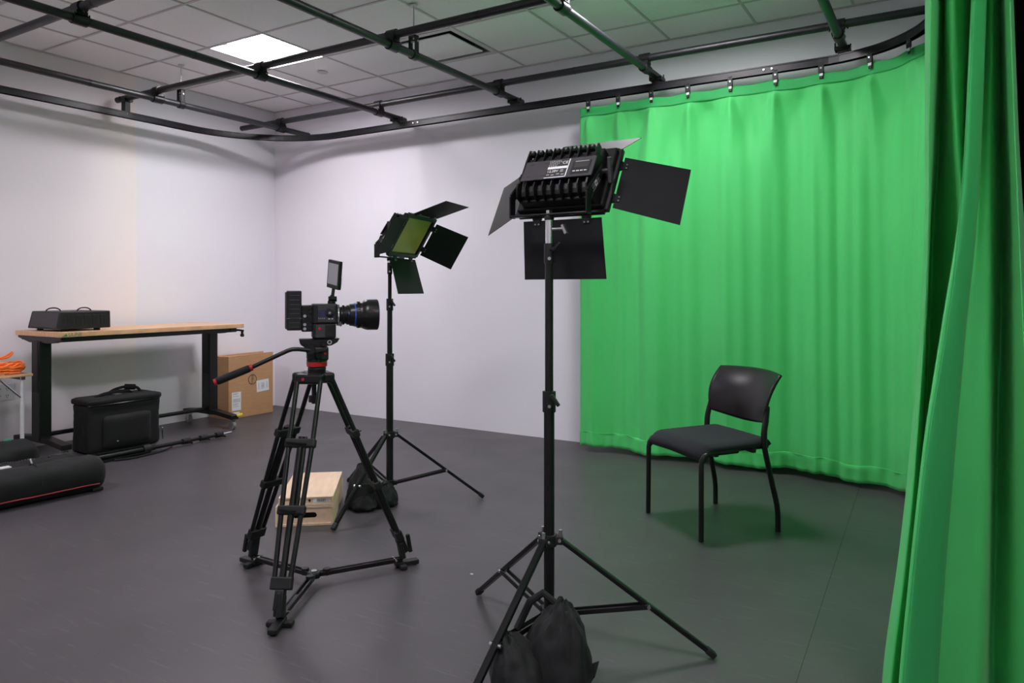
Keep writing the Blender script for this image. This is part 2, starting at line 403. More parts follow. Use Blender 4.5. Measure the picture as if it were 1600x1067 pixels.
sweep_rect(path, .044, .008, ZT+.021).build('track_lip', 'track', tr, world=True)
for x, y in ((-5.41, 4.72), (-3.9, 4.858), (-1.0, 4.858), (-5.73, 3.4)):
    m = MB()
    for s in (-.025, .025): m.cyl((x+s, y-.008, ZT), (x+s, y, ZT), .006, 8)
    m.build('splice_bolt', 'steel', tr, world=True)
def drop(x, y, ztop, label):
    t = thing('track_bracket', label, 'bracket', (x, y, ZT+.025), 0, 'brackets holding the curtain track')
    h = ztop-ZT-.025
    MB().bb(-.028, .028, -.022, .022, 0, max(h-.01, .02)).build('bracket_post', 'metal', t, bevel=.002)
    m = MB(); m.bb(-.045, .045, -.035, .035, max(h-.012, .018), h+.012); 
    for s in (-1, 1): m.cyl((s*.04, .03*s, h-.01), (s*.04, .03*s, h+.035), .005, 8)
    m.build('bracket_clamp', 'metal', t, bevel=.002)
drop(-5.77, 3.425, ZX-.02, 'black bracket hanging the curtain track from a pipe at the left wall')
drop(-4.135, 4.885, ZY-.02, 'black bracket hanging the curtain track under the second lengthwise pipe')
drop(-2.93, 4.885, ZY-.02, 'black bracket hanging the curtain track under the third lengthwise pipe')
drop(-1.76, 4.885, ZY-.02, 'black bracket hanging the curtain track at the left end of the green curtain')
drop(-.555, 4.86, ZY-.02, 'black bracket hanging the curtain track above the middle of the green curtain')

# ------------------------------------------------------------ green curtain along the track
def resample(pts, step):
    pts = [V(p) for p in pts]; out = []; acc = 0; S = [0]
    for a, b in zip(pts, pts[1:]): S.append(S[-1]+(b-a).length)
    n = int(S[-1]/step); j = 0
    for k in range(n+1):
        s = k*S[-1]/n
        while j < len(pts)-2 and S[j+1] < s: j += 1
        f = (s-S[j])/max(S[j+1]-S[j], 1e-9); out.append((s, pts[j].lerp(pts[j+1], min(f, 1))))
    return out
cpath = [(-2.355, 4.88), (-1.9, 4.88), (-1.4, 4.88), (-1.0, 4.88)] + arc((-.70, 4.22), .66, PI/2, 0, 24) + [(-.035, 3.9), (-.02, 3.6), (0.0, 3.2), (.03, 2.9), (.05, 2.7)]
rs = resample(cpath, .0125)
ZTOP, ZBOT = 2.552, .04
HS = [.075, .31, .56, .83, 1.11, 1.395, 1.68, 1.97, 2.26, 2.56, 2.86, 3.16, 3.46, 3.76]
def hookd(s): return min(abs(s-h) for h in HS)
def tri(x): return 2*abs(x-math.floor(x+.5))
def disp(s, z):
    u = ZTOP-z
    ramp = min(1, max(0, (u-.055)/.07))
    d = 0
    for k, h in enumerate(HS):        # each hook pinches one fold that widens and dies out downwards
        lean = .05*math.sin(k*2.1)*u
        w = .022+.17*min(u, .8)
        q = abs(s-h-lean)/w
        d += .050*max(0, 1-q)**1.3*math.exp(-max(0, u-.1)/.42)
        q2 = (s-h-.5*.28-.03*math.sin(k*1.3))/(.05+.05*u)
        d -= .034*math.exp(-q2*q2)*math.exp(-((u-.20-.08*math.sin(k*3.7))/.15)**2)
    d *= ramp
    low = 1-math.exp(-u/.40)
    d += low*(.028*math.sin(2*PI*s/.56+.9*math.sin(1.7*s)+.4) + .015*(2*tri(s/.25+.2*math.sin(2.3*s)+.05*z)-1) + .006*math.sin(2*PI*s/.105+2*math.sin(3.1*s)+.3*z))
    d += .012*noise.noise(V((s*2.2, z*.8, 1.3))) + .010*noise.noise(V((s*7, z*3.0, 4)))*math.exp(-u/.5)
    if z < .14: d += .006*math.sin(2*PI*s/.075+3*math.sin(s*5))*(1-(z-.04)/.1) + .008*noise.noise(V((s*12, z*10, 9)))
    return d
def curtain_rows(zs, off=0, smin=0, smax=99, zb=lambda s: 0):
    rows = []
    R_ = [r for r in rs if smin <= r[0] <= smax]
    for z in zs:
        row = []
        for k, (s, p) in enumerate(R_):
            a = R_[max(k-1, 0)][1]; b = R_[min(k+1, len(R_)-1)][1]; t = (b-a).normalized(); n = V((t.y, -t.x))
            d = disp(s, z)+off
            sag = .012*(1-math.cos(2*PI*min(hookd(s)/.15, 1)/2))/2*math.exp(-(ZTOP-z)/.1)
            row.append(V((p.x+n.x*d, p.y+n.y*d, z-sag+(zb(s) if z < .2 else 0))))
        rows.append(row)
    return rows
zw = lambda s: .008*math.sin(s*9)+.006*math.sin(s*23)
zs = [ZTOP-.02*k for k in range(0, 25)]; zs += [zs[-1]-.045*k for k in range(1, 42)]; zs = [z for z in zs if z > .16] + [.14, .12, .10, .08, .06, .04]
cu = thing('green_curtain', 'long bright green backdrop curtain hanging in shallow folds along the back wall, hem to floor', 'curtain', (-2.355, 4.88, ZBOT))
MB().grid(curtain_rows(zs, zb=zw)).build('curtain_cloth', 'green', cu, smooth=True, world=True, solid=.0015, autosm=False)
MB().grid(curtain_rows([ZTOP+.002-.0117*k for k in range(7)], .004)).build('header_band', 'greenband', cu, smooth=True, world=True, solid=.002, autosm=False)
MB().grid(curtain_rows([.142, .139, .12, .10, .08, .06, .038], .005, zb=zw)).build('bottom_hem', 'green', cu, smooth=True, world=True, solid=.003, autosm=False)
hk0 = None
for h in HS[:12]:
    s, p = min(rs, key=lambda r: abs(r[0]-h)); k = rs.index((s, p)); t = (rs[k+1][1]-rs[k-1][1]).normalized() if 0 < k < len(rs)-1 else V((1, 0))
    if hk0 is None:
        m = MB(); m.box((0, -.018, .012), (.034, .012, .05)); m.box((0, -.008, .045), (.026, .03, .012)); m.box((0, -.016, -.028), (.022, .006, .04))
        hk0 = m.build('curtain_hook', 'plastic', cu, bevel=.003); b0 = MB().cyl((0, -.022, .018), (0, -.028, .018), .0055, 10).build('hook_rivet', 'steel', hk0, smooth=True)
        b1 = MB().box((0, -.0195, -.022), (.02, .002, .016)).build('hook_tab', 'white', hk0); o = hk0
    else: o = copy_tree(hk0, cu)
    o.location = (p.x-(-2.355), p.y-4.88, ZTOP+.012-ZBOT); o.rotation_euler = (0, 0, math.atan2(t.y, t.x))

# ------------------------------------------------------------ gathered green curtain at the right, nearer the camera
YAW = math.radians(31.15)
Fv = V((-math.sin(YAW), math.cos(YAW))); Rv = V((math.cos(YAW), math.sin(YAW)))
def plan(k, d): p = Fv*d + Rv*(k*d); return p       # k = sideways slope seen from where the photographer stood
ZR = [2.56, 2.0, 1.62, 1.40, 1.10, .80, .45, .02]
folds = [ # depth, then px at each height row of ZR
 (2.50, [1480, 1478, 1476, 1474, 1470, 1466, 1462, 1460]),
 (2.18, [1446, 1446, 1446, 1446, 1439, 1426, 1408, 1380]),
 (2.06, [1458, 1454, 1451, 1450, 1444, 1434, 1417, 1390]),
 (2.14, [1472, 1466, 1458, 1453, 1448, 1440, 1430, 1412]),
 (2.26, [1480, 1474, 1466, 1458, 1452, 1446, 1438, 1424]),
 (2.10, [1474, 1480, 1490, 1498, 1496, 1480, 1460, 1440]),
 (2.08, [1486, 1494, 1500, 1504, 1500, 1486, 1464, 1446]),
 (2.14, [1522, 1518, 1512, 1508, 1504, 1490, 1468, 1450]),
 (1.99, [1531, 1518, 1508, 1498, 1472, 1446, 1424, 1402]),
 (1.97, [1534, 1522, 1512, 1502, 1480, 1452, 1430, 1410]),
 (1.99, [1546, 1538, 1530, 1522, 1505, 1490, 1474, 1459]),
 (2.05, [1548, 1540, 1533, 1526, 1510, 1494, 1478, 1463]),
 (2.03, [1556, 1552, 1550, 1548, 1546, 1542, 1537, 1530]),
 (2.14, [1566, 1566, 1566, 1564, 1560, 1556, 1552, 1546]),
 (2.12, [1560, 1562, 1566, 1570, 1570, 1568, 1566, 1562]),
 (1.94, [1568, 1574, 1582, 1588, 1594, 1602, 1612, 1624]),
 (1.90, [1572, 1578, 1586, 1592, 1600, 1610, 1622, 1640]),
 (2.05, [1576, 1584, 1592, 1600, 1612, 1624, 1640, 1660])]
def crom(a, b, c, d, t): return .5*((2*b)+(-a+c)*t+(2*a-5*b+4*c-d)*t*t+(-a+3*b-3*c+d)*t**3)
def fold_row(zi):
    pts = [plan((px[zi]-800)/1127.4, d) for d, px in folds]; out = []
    for i in range(len(pts)-1):
        a, b, c, d_ = pts[max(i-1, 0)], pts[i], pts[i+1], pts[min(i+2, len(pts)-1)]
        for k in range(6):
            t = k/6; cr = V((crom(a.x, b.x, c.x, d_.x, t), crom(a.y, b.y, c.y, d_.y, t))); out.append(cr.lerp(b.lerp(c, t), .35))
    out.append(pts[-1]); return out
base_rows = [fold_row(i) for i in range(len(ZR))]
rows = []
zz = [2.56-.06*k for k in range(42)] + [.02]
for z in zz:
    i = max(k for k in range(len(ZR)-1) if ZR[k] >= z-1e-6); t = (ZR[i]-z)/(ZR[i]-ZR[i+1])
    r = []
    g = lambda q: base_rows[max(0, min(len(ZR)-1, q))]
    for c in range(len(base_rows[0])):
        p = V([crom(g(i-1)[c][a], g(i)[c][a], g(i+1)[c][a], g(i+2)[c][a], t) for a in (0, 1)])
        w = .008*noise.noise(V((c*.12, z*1.8, 3))) + .004*noise.noise(V((c*.3, z*5, 8)))
        r.append(V((p.x, p.y+w, z)))
    rows.append(r)
p0 = rows[-1][0]
cu2 = thing('green_curtain', 'near green curtain gathered in deep vertical folds at the right edge, closest to the camera', 'curtain', (p0.x, p0.y, .04))
cm = MB().grid(rows).build('curtain_cloth', 'green', cu2, smooth=True, world=True, solid=.0018, autosm=False)
cm.modifiers.new('u', 'SUBSURF').render_levels = 1
# folded leading hem: a doubled strip lying on the cloth between two folds
hc = [c for c in range(8*6+5, 10*6+3)]
hr = []
for r in rows:
    q = []
    for c in hc:
        t = (r[c+1]-r[c-1]).normalized(); n = V((t.y, -t.x, 0)); q.append(r[c]+n*.004)
    hr.append(q)
MB().grid(hr).build('leading_hem', 'greenband', cu2, smooth=True, world=True, solid=.0015, autosm=False)
# black wavy sheet behind the gathered curtain
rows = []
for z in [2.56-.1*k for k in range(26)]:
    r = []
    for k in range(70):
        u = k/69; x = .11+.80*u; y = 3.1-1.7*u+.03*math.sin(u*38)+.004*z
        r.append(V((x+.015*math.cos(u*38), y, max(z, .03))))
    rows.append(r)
bd = thing('black_sheet', 'black wavy sheet hanging behind the gathered green curtain at the right edge', 'curtain', (.11, 3.1, .03))
MB().grid(rows).build('sheet_cloth', 'blacksheet', bd, smooth=True, world=True, solid=.002, autosm=False)
MB().grid([r[:] for r in [[p+V((0, -.003, 0)) for p in q] for q in rows[:2]]]).build('sheet_header', 'blacksheet', bd, smooth=True, world=True, solid=.002)

# ------------------------------------------------------------ light stands
def light_stand(loc, az, Rf, hc, hl, ztop, secs, label, grp='light stands'):
    """az: heading of first foot; secs: (z0,z1,r)"""
    t = thing('light_stand', label, 'light stand', loc, az, grp)
    MB().cyl((0, 0, secs[0][0]), (0, 0, secs[0][1]), secs[0][2], 20).build('column', 'metal', t, smooth=True)
    for z0, z1, r in secs[1:]: MB().cyl((0, 0, z0), (0, 0, z1), r, 20).build('riser', 'metal', t, smooth=True)
    for (z0, z1, r), (a, b, r2) in zip(secs, secs[1:]):
        c = MB(); c.cyl((0, 0, z1-.045), (0, 0, z1+.022), r+.0045, 20); c.bb(-.006, .006, -.034, -.010, z1-.035, z1+.012)
        c = c.build('riser_collar', 'plastic', t, smooth=True)
        k = MB(); k.cyl((0, -.02, z1+.006), (.012, -.048, z1+.006), .005, 8); k.bar((.006, -.048, z1+.018), (.03, -.052, z1-.018), .016, .010)
        k.build('locking_knob', 'plastic', c, bevel=.002)
        b = MB(); b.cyl((0, -.03, z1-.022), (0, -.042, z1-.022), .005, 10); b.build('collar_bolt', 'steel', c, smooth=True)
    zt = secs[-1][1]; rt = secs[-1][2]
    c = MB(); c.cyl((0, 0, zt-.060), (0, 0, zt+.004), rt+.0035, 20); c.bb(-.006, .006, -.028, -.008, zt-.050, zt-.004); c = c.build('top_collar', 'plastic', t, smooth=True)
    k = MB(); k.cyl((0, -.02, zt-.018), (.014, -.040, zt-.014), .005, 8); k.bar((.010, -.040, zt-.022), (.034, -.044, zt+.004), .012, .009); k.build('locking_knob', 'gloss', c, bevel=.002)
    MB().cyl((0, -.024, zt-.046), (0, -.034, zt-.046), .0055, 10).build('collar_bolt', 'steel', c, smooth=True)
    c = MB(); c.cyl((0, 0, hc-.022), (0, 0, hc+.016), secs[0][2]+.008, 20)
    for k in range(3): c.at(RZ(k*2*PI/3)).bb(.01, secs[0][2]+.028, -.016, .016, hc-.015, hc+.012)
    c.at(Matrix()); c.build('upper_collar', 'plastic', t, bevel=.002)
    for k in range(3):
        b = MB().at(RZ(k*2*PI/3)); b.cyl((secs[0][2]+.016, -.022, hc), (secs[0][2]+.016, .022, hc), .0055, 10); b.cyl((secs[0][2]+.02, 0, hc+.01), (secs[0][2]+.02, 0, hc+.03), .006, 8)
        b.build('collar_bolt', 'steel' , t, smooth=True)
    c = MB(); c.cyl((0, 0, hl-.018), (0, 0, hl+.016), secs[0][2]+.006, 20)
    for k in range(3): c.at(RZ(k*2*PI/3)).bb(.01, secs[0][2]+.022, -.013, .013, hl-.012, hl+.012)
    c.build('lower_collar', 'plastic', t, bevel=.002)
    r0 = secs[0][2]+.018
    for k in range(3):
        m4 = RZ(k*2*PI/3); A = V((r0, 0, hc)); B = V((Rf, 0, .012))
        lg = MB().at(m4).bar(A, B, .022, .016).build('leg', 'gloss', t, bevel=.004)
        MB().at(m4).bar(B+(A-B).normalized()*.035, B+V((.0, 0, -.002)), .026, .021).build('leg_cap', 'plastic', lg, bevel=.005)
        J = A.lerp(B, .57)
        b = MB().at(m4)
        for s in (-1, 1): b.bar(V((secs[0][2]+.012, s*.012, hl)), J+V((0, s*.014, 0)), .004, .016)
        b.build('brace', 'metal', t, bevel=.001)
        MB().at(m4).cyl(J+V((0, -.02, 0)), J+V((0, .02, 0)), .006, 10).build('leg_rivet', 'steel', lg, smooth=True)
    z1 = secs[-1][1]
    s = MB(); s.cyl((0, 0, z1-.01), (0, 0, ztop), .0125, 18); s.cyl((0, 0, z1+.045), (0, 0, z1+.048), .0132, 18); s.build('spigot', 'chrome', t, smooth=True)
    return t
NS = (-1.115, 2.079, 0); FS = (-2.69, 3.12, 0)
azn = math.atan2(2.343-2.079, -.647+1.115)
st = light_stand(NS, azn, .537, .385, .145, 1.437, [(.10, .845, .0172), (.845, 1.345, .0135)], 'nearest black light stand, in the middle foreground, with a chrome spigot')
azf = math.atan2(3.449-3.12, -2.286+2.69)
st2 = light_stand(FS, azf, .53, .385, .112, 1.372, [(.08, .815, .0195), (.815, 1.125, .0145), (1.125, 1.345, .0105)], 'far black light stand behind the video camera and the wooden boxes')
# tightening stub on the near spigot and small leg lettering
k = MB(); k.cyl((.01, -.008, 1.395), (.045, -.03, 1.395), .005, 8); k.bar((.043, -.026, 1.408), (.055, -.036, 1.378), .012, .010); k.build('spigot_screw', 'steel', st, bevel=.001)
lm = frame(RZ(4*PI/3) @ V((.20, -.0115, .272)), RZ(4*PI/3) @ V((-.502, 0, .373)), RZ(4*PI/3) @ V((.3, 0, .5)))

# ------------------------------------------------------------ studio lights
def studio_light(loc, az, tilt, doors, label, front_visible=False):
    t = thing('studio_light', label, 'studio light', loc, -az, 'studio lights with barn doors')
    PVT = V((0, .095, .150)); W = .325; HH = .238; CW = .272
    B = T(PVT) @ Matrix.Rotation(-tilt, 4, 'X')
    # yoke
    hw = .142
    y = MB(); y.bar((-hw, 0, .006), (hw, 0, .006), .034, .007)
    for s in (-1, 1):
        y.bar((s*hw, 0, .0), (s*hw, 0, .075), .034, .007, up=(1, 0, 0)); y.bar((s*hw, -.002, .068), (s*hw, PVT.y+.012, PVT.z+.012), .032, .007, up=(1, 0, 0))
    y.cyl((0, 0, -.012), (0, 0, .004), .016, 16)
    y = y.build('yoke', 'metal', t, bevel=.003)
    MB().cyl((0, 0, .008), (0, 0, .020), .011, 6).build('yoke_bolt', 'chrome', y, smooth=True)
    for s in (-1, 1):
        k = MB(); k.cyl((s*(hw-.01), PVT.y, PVT.z), (s*(hw+.030), PVT.y, PVT.z), .007, 12)
        if s > 0: k.bar((s*(hw+.032), PVT.y-.006, PVT.z+.042), (s*(hw+.032), PVT.y+.004, PVT.z-.042), .018, .012, up=(1, 0, 0))
        else: k.cyl((s*(hw+.006), PVT.y, PVT.z), (s*(hw+.02), PVT.y, PVT.z), .016, 14)
        k.build('tilt_knob', 'panelgrey' if s > 0 else 'plastic', y, bevel=.003)
    # square emblem and wordmark on both yoke arms (on the slanted part)
    d = (V((0, PVT.y+.012, PVT.z+.012))-V((0, -.002, .068))).normalized()
    for s in (-1, 1):
        o = V((s*(hw+.0042), .048, .105))
        xa = d if s > 0 else -d
        fm = frame(o, xa, V((0, -d.z, d.y))*1.0)
        e = MB().at(fm); e.box((0, 0, 0), (.017, .017, .0006)); e.build('emblem', 'outlet', y)
        e = MB().at(fm); e.box((0, 0, .0005), (.007, .007, .0006)); e.build('emblem', 'ink', y)
        for q in (-.030, -.024, -.018, -.0125, .014, .020, .026): MB().at(fm).box((q, 0, .0001), (.0022, .008, .0006)).build('mark_stroke', 'greyink', y)
        for w in (-.010, .010): MB().at(fm).box((0, w, .0001), (.072, .0010, .0006)).build('mark_border', 'greyink', y)
    # body in tilted frame: front housing
    h = MB().at(B)
    h.bb(-CW/2, CW/2, -.005, .030, -.110, .095); h.bb(-W/2, W/2, .026, .048, -HH/2, HH/2)
    h.build('front_housing', 'metal', t, bevel=.004)
    c = MB().at(B)
    prof = [(-.005, .060), (-.034, .058), (-.040, .040), (-.040, -.055), (-.032, -.090), (-.024, -.104), (-.005, -.108)]
    mm = B @ Matrix(((0, 0, 1, 0), (1, 0, 0, 0), (0, 1, 0, 0), (0, 0, 0, 1)))
    c = MB().prism([(a*.86, b*.93) for a, b in prof], -.125, .125, mm); c.build('core', 'plastic', t)
    fprof = [(-.004, .056), (-.020, .056), (-.022, .082), (-.042, .084), (-.044, .056), (-.045, .024), (-.045, -.060), (-.054, -.066), (-.052, -.085), (-.036, -.110), (-.004, -.114)]
    fin0 = None
    for k in range(9):
        x = -.130+.260*k/8
        th = .004 if k not in (0, 8) else .006
        MB().prism(fprof, x-th/2, x+th/2, mm).build('cooling_fin', 'metal', t)
        if k < 8:
            MB().at(B).bb(x+.0045, x+.02, -.042, -.024, .064, .082).build('fin_tab', 'gloss', t, bevel=.002)
            MB().at(B).cyl((x+.012, -.0440, .075), (x+.012, -.041, .075), .0045, 10).build('tab_rivet', 'chrome', t, smooth=True)
    # grey rear plate with display and data label
    pl = frame(B @ V((0.010, -.0500, -.016)) , B.to_3x3() @ V((1, 0, 0)), B.to_3x3() @ V((0, .06, 1))) @ Matrix.Diagonal((1.10, 1, 1, 1))
    p = MB().at(pl); p.box((0, 0, 0), (.240, .084, .005)); p = p.build('rear_plate', 'panelgrey', t, bevel=.002)
    q = MB().at(pl)
    for x in (-.095, -.045):
        for z in (-.026, .028): q.box((x, z, .0026), (.014, .005, .001))
    q.build('plate_slot', 'ink', p)
    MB().at(pl).box((.078, -.003, .003), (.060, .056, .002)).build('display_bezel', 'plastic', p, bevel=.001)
    MB().at(pl).box((.078, .006, .0042), (.046, .024, .0008)).build('display', 'ink', p)
    MB().at(pl).box((.078, .021, .0042), (.046, .003, .0008)).build('display_edge', 'greyink', p)
    q = MB().at(pl)
    for k in range(4): q.box((.059+.0125*k, -.020, .0043), (.009, .004, .0012))
    q.build('display_button', 'outlet', p)
    MB().at(pl).box((-.002, -.001, .0028), (.072, .078, .0006)).build('data_label', 'ink', p)
    q = MB().at(pl); q.box((-.002, .003, .0033), (.066, .010, .0005)); q.box((-.002, -.0385, .0033), (.072, .003, .0005)); q.box((.0335, -.001, .0033), (.003, .076, .0005)); q.build('label_stripe', 'white', p)
    for k, (zz_, ww) in enumerate(((.033, .040), (.028, .046), (.022, .036), (.016, .030), (.011, .034))):
        q = MB().at(pl)
        for n_ in range(int(ww/.005)): q.box((-.033+.005*n_+.001*((n_*7+k) % 3), zz_, .0034), (.0034, .0026, .0004))
        q.build('small_print', 'greyink', p)
    text('CE', .016, 'white', p, pl @ T((.020, .023, .0034)))
    text('12,28V', .0135, 'white', p, pl @ T((-.034, -.012, .0034)), 'LEFT')
    for k, (x_, zz_) in enumerate(((.016, -.009), (.016, -.015), (-.028, -.026), (-.012, -.028), (.006, -.025), (.022, -.028))):
        MB().at(pl).box((x_, zz_, .0034), (.010, .004, .0004)).build('small_print', 'greyink', p)
    # lens
    MB().at(B).bb(-W/2+.014, W/2-.014, .044, .0495, -HH/2+.012, HH/2-.012).build('diffusion_panel', 'phosphor', t)
    f = MB().at(B)
    for s in (-1, 1):
        f.bb(s*W/2-.014, s*W/2+.014, .044, .062, -HH/2-.006, HH/2+.006); f.bb(-W/2, W/2, .044, .062, s*HH/2-.014, s*HH/2+.012)
    f.build('front_frame', 'metal', t, bevel=.003)
    # barn doors
    yb = .062
    fl = .010
    for nm, ang in doors.items():
        if nm == 'right':  o, a, n, L, wd = V((W/2+.008, yb, 0)), V((math.sin(ang), math.cos(ang), 0)), V((0, 0, 1)), .232, .222
        if nm == 'left':   o, a, n, L, wd = V((-W/2-.008, yb, 0)), V((-math.sin(ang), math.cos(ang), 0)), V((0, 0, 1)), .232, .222
        if nm == 'top':    o, a, n, L, wd = V((0, yb, HH/2+.010)), V((0, math.cos(ang), math.sin(ang))), V((1, 0, 0)), .212, .312
        if nm == 'bottom': o, a, n, L, wd = V((0, yb, -HH/2-.010)), V((0, math.cos(ang), -math.sin(ang))), V((1, 0, 0)), .212, .312
        fm = B @ frame(o, a, n)
        lf = MB().at(fm)
        lf.add([(fl, -wd/2+.008, 0), (L, -wd/2, 0), (L, wd/2, 0), (fl, wd/2-.008, 0), (fl, -wd/2+.008, .0018), (L, -wd/2, .0018), (L, wd/2, .0018), (fl, wd/2-.008, .0018)],
               [(3, 2, 1, 0), (4, 5, 6, 7), (0, 1, 5, 4), (1, 2, 6, 5), (2, 3, 7, 6), (3, 0, 4, 7)])
        lf = lf.build('barn_door', 'barn', t)
        for s in (-.30, .30):
            MB().at(fm).cyl((.004, s*wd-.016, 0), (.004, s*wd+.016, 0), .006, 10).box((.014, s*wd, .001), (.026, .026, .006)).build('hinge', 'metal', lf, smooth=True)
        hs = MB().at(fm)
        for s in (-.30, .30):
            for q in (-.007, .007): hs.cyl((.022, s*wd+q, -.004), (.022, s*wd+q, .006), .0028, 8)
        hs.build('hinge_screw', 'steel', lf, smooth=True)
    return t
R_ = math.radians
studio_light((NS[0], NS[1], 1.437), R_(1), R_(30), dict(right=R_(62), left=R_(60), top=R_(53), bottom=R_(54)),
             'nearer studio light seen from behind, barn doors open, on the middle foreground stand')
studio_light((FS[0], FS[1], 1.372), R_(78), R_(31), dict(right=R_(78), left=R_(50), top=R_(48), bottom=R_(44)),
             'far studio light with yellow front panel, on the stand behind the video camera')

# ------------------------------------------------------------ sandbags
def sandbag(loc, rz, sc, label, lobes):
    t = thing('sandbag', label, 'sandbag', loc, rz, 'sandbags on the light stands')
    for i, (c, r, e, tl) in enumerate(lobes):
        MB().blob(V(c)*sc, [k*sc for k in r], e, .12, 3+i*4, Matrix.Rotation(tl, 3, 'Y'), flat=.003, nf=2.2, nu=56, nv=36, taper=.42, crease=.045).build('sand_pouch', 'fabric', t, smooth=True)
    return t
sb = sandbag((-1.02, 1.93, 0), math.radians(31), 1.0, 'black sandbag slumped against the foot of the nearest light stand',
        [((.012, .0, .108), (.108, .12, .150), .82, .12), ((-.115, -.06, .085), (.085, .12, .105), .82, -.25)])
m = MB().tube([(-.11, .03, .16), (-.07, .05, .235), (-.03, .05, .262), (.0, .04, .24), (.03, .03, .22)], .012, 8).build('carry_strap', 'fabric', sb, smooth=True)
MB().add([(.085, -.02, .07), (.135, -.03, .095), (.12, -.045, .055), (.075, -.05, .03), (.085, -.015, .062), (.135, -.025, .087), (.12, -.04, .047), (.075, -.045, .022)], [(0, 1, 2, 3), (7, 6, 5, 4), (0, 4, 5, 1), (1, 5, 6, 2), (2, 6, 7, 3), (3, 7, 4, 0)]).build('seam_flap', 'fabric', sb, bevel=.002)
MB().cyl((-.115, -.11, .12), (-.115, -.125, .12), .006, 10).build('zip_pull', 'chrome', sb, smooth=True)
sb2 = sandbag((-2.74, 3.02, 0), math.radians(31), 1.0, 'black saddle sandbag lying over the base of the far light stand',
        [((-.050, .0, .078), (.088, .10, .145), .8, -.05), ((.060, .02, .055), (.085, .09, .075), .7, .0), ((-.02, -.075, .035), (.07, .06, .045), .8, 0)])
MB().tube([(-.09, -.02, .165), (-.05, -.03, .172), (-.01, -.03, .14), (.03, -.02, .115)], .011, 8).build('carry_strap', 'fabric', sb2, smooth=True)
MB().box((.135, 0, .012), (.03, .03, .008)).build('seam_flap', 'fabric', sb2, bevel=.002)

# ------------------------------------------------------------ tripod with fluid head
TC = V((-2.208, 2.096, 0)); HU = math.radians(50)
tp = thing('camera_tripod', 'black twin-tube video tripod with fluid head, red ring and pan handle, at left centre', 'tripod', TC)
angs = [math.radians(-61.8), math.radians(179.0), math.radians(59.8)]
RFT = .405
crown = MB(); crown.lathe([(.040, .818), (.058, .826), (.060, .850), (.050, .866), (.040, .868)], n=24)
for a in angs:
    crown.at(RZ(a)); crown.box((.046, 0, .842), (.052, .112, .042)); crown.at(Matrix())
crown = crown.build('crown', 'metal', tp, bevel=.010)
MB().cyl((.0, 0, 0), (0, 0, 0.004), .006, 12).at(Matrix()).build('crown_dot', 'red', crown).matrix_local = frame(RZ(angs[0]) @ V((.0725, -.02, .842)), RZ(angs[0]) @ V((0, 1, 0)), V((0, 0, 1)))
# centre column nut under the bowl
m = MB(); m.cyl((0, 0, .735), (0, 0, .83), .010, 12); m.cyl((0, 0, .742), (0, 0, .768), .022, 12); m.build('bowl_clamp', 'plastic', tp, smooth=True)
for i, a in enumerate(angs):
    m4 = RZ(a); A = V((.062, 0, .835)); B = V((RFT-.02, 0, .075)); side = V((0, 1, 0))
    d = (B-A).normalized()
    L = MB().at(m4)
    for s in (-1, 1): L.tube([A+side*s*.047, A.lerp(B, .30)+side*s*.046, A.lerp(B, .60)+side*s*.038, A.lerp(B, .9)+side*s*.029], .0095, 12)
    L = L.build('leg', 'metal', tp, smooth=True)
    c = MB().at(m4); c.tube([A.lerp(B, .27), A.lerp(B, .96)], .012, 12); c.tube([A.lerp(B, .27)+side*.016-d*0, A.lerp(B, .60)+side*.018], .008, 10)
    c.build('inner_tube', 'metal', L, smooth=True)
    upv = V((d.z, 0, -d.x))
    for q, w in ((.30, .118), (.60, .104)):
        c = MB().at(m4); P0 = A.lerp(B, q); c.bar(P0-side*w/2, P0+side*w/2, .030, .034, up=tuple(d)); c = c.build('leg_clamp', 'plastic', L, bevel=.006)
        k = MB().at(m4); k.bar(P0-side*(w/2-.01)+upv*-.018, P0+side*(w/2-.03)+upv*-.020+d*.006, .014, .006, up=tuple(d)); k.build('clamp_lever', 'gloss', c, bevel=.002)
    P0 = A.lerp(B, .905)
    c = MB().at(m4); c.bar(P0-d*.022, P0+d*.022, .078, .030, up=(0, 0, 1)); c.bar(P0+d*.02, B+d*.012, .034, .034); c.build('lower_block', 'plastic', L, bevel=.005)
    k = MB().at(m4); k.bar(B+V((.02, .01, .06)), B+V((.035, .012, -.02)), .016, .016); k.bar(B+V((-.02, 0, .035)), B+V((-.005, 0, -.035)), .04, .02); k.build('foot_lever', 'plastic', L, bevel=.004)
    f = MB().at(m4); f.bar((RFT-.035, -.048, .012), (RFT-.035, .048, .012), .030, .018); f.bar((RFT-.06, 0, .018), (RFT+.045, 0, .016), .034, .020)
    f.build('foot', 'plastic', L, bevel=.004)
    s_ = MB().at(m4)
    for w in (-.0105, .0105): s_.bar((.022, w, .040), (RFT-.03, w, .036), .010, .018)
    s_.bar((.20, 0, .037), (RFT-.04, 0, .034), .016, .014)
    s_ = s_.build('spreader_arm', 'metal', tp, bevel=.003)
    MB().at(m4).cyl((.052, 0, .030), (.052, 0, .056), .016, 16).build('spreader_knob', 'plastic', s_, bevel=.002)
    MB().at(m4).cyl((RFT-.062, -.024, .04), (RFT-.062, .024, .04), .005, 8).build('spreader_pin', 'chrome', s_, smooth=True)
h = MB(); h.cyl((0, 0, .028), (0, 0, .052), .030, 6); h = h.build('spreader_hub', 'plastic', tp, bevel=.004)
MB().cyl((0, 0, .052), (0, 0, .056), .012, 16).build('hub_cap', 'steel', h, smooth=True)
HM = T((.010, .006, 0)) @ RZ(HU)
hd = MB(); hd.lathe([(.034, .862), (.036, .875), (.038, .886)], HM); hd.at(HM).bb(-.040, .044, -.036, .036, .911, .968)
hd = hd.build('fluid_head', 'plastic', tp, bevel=.008)
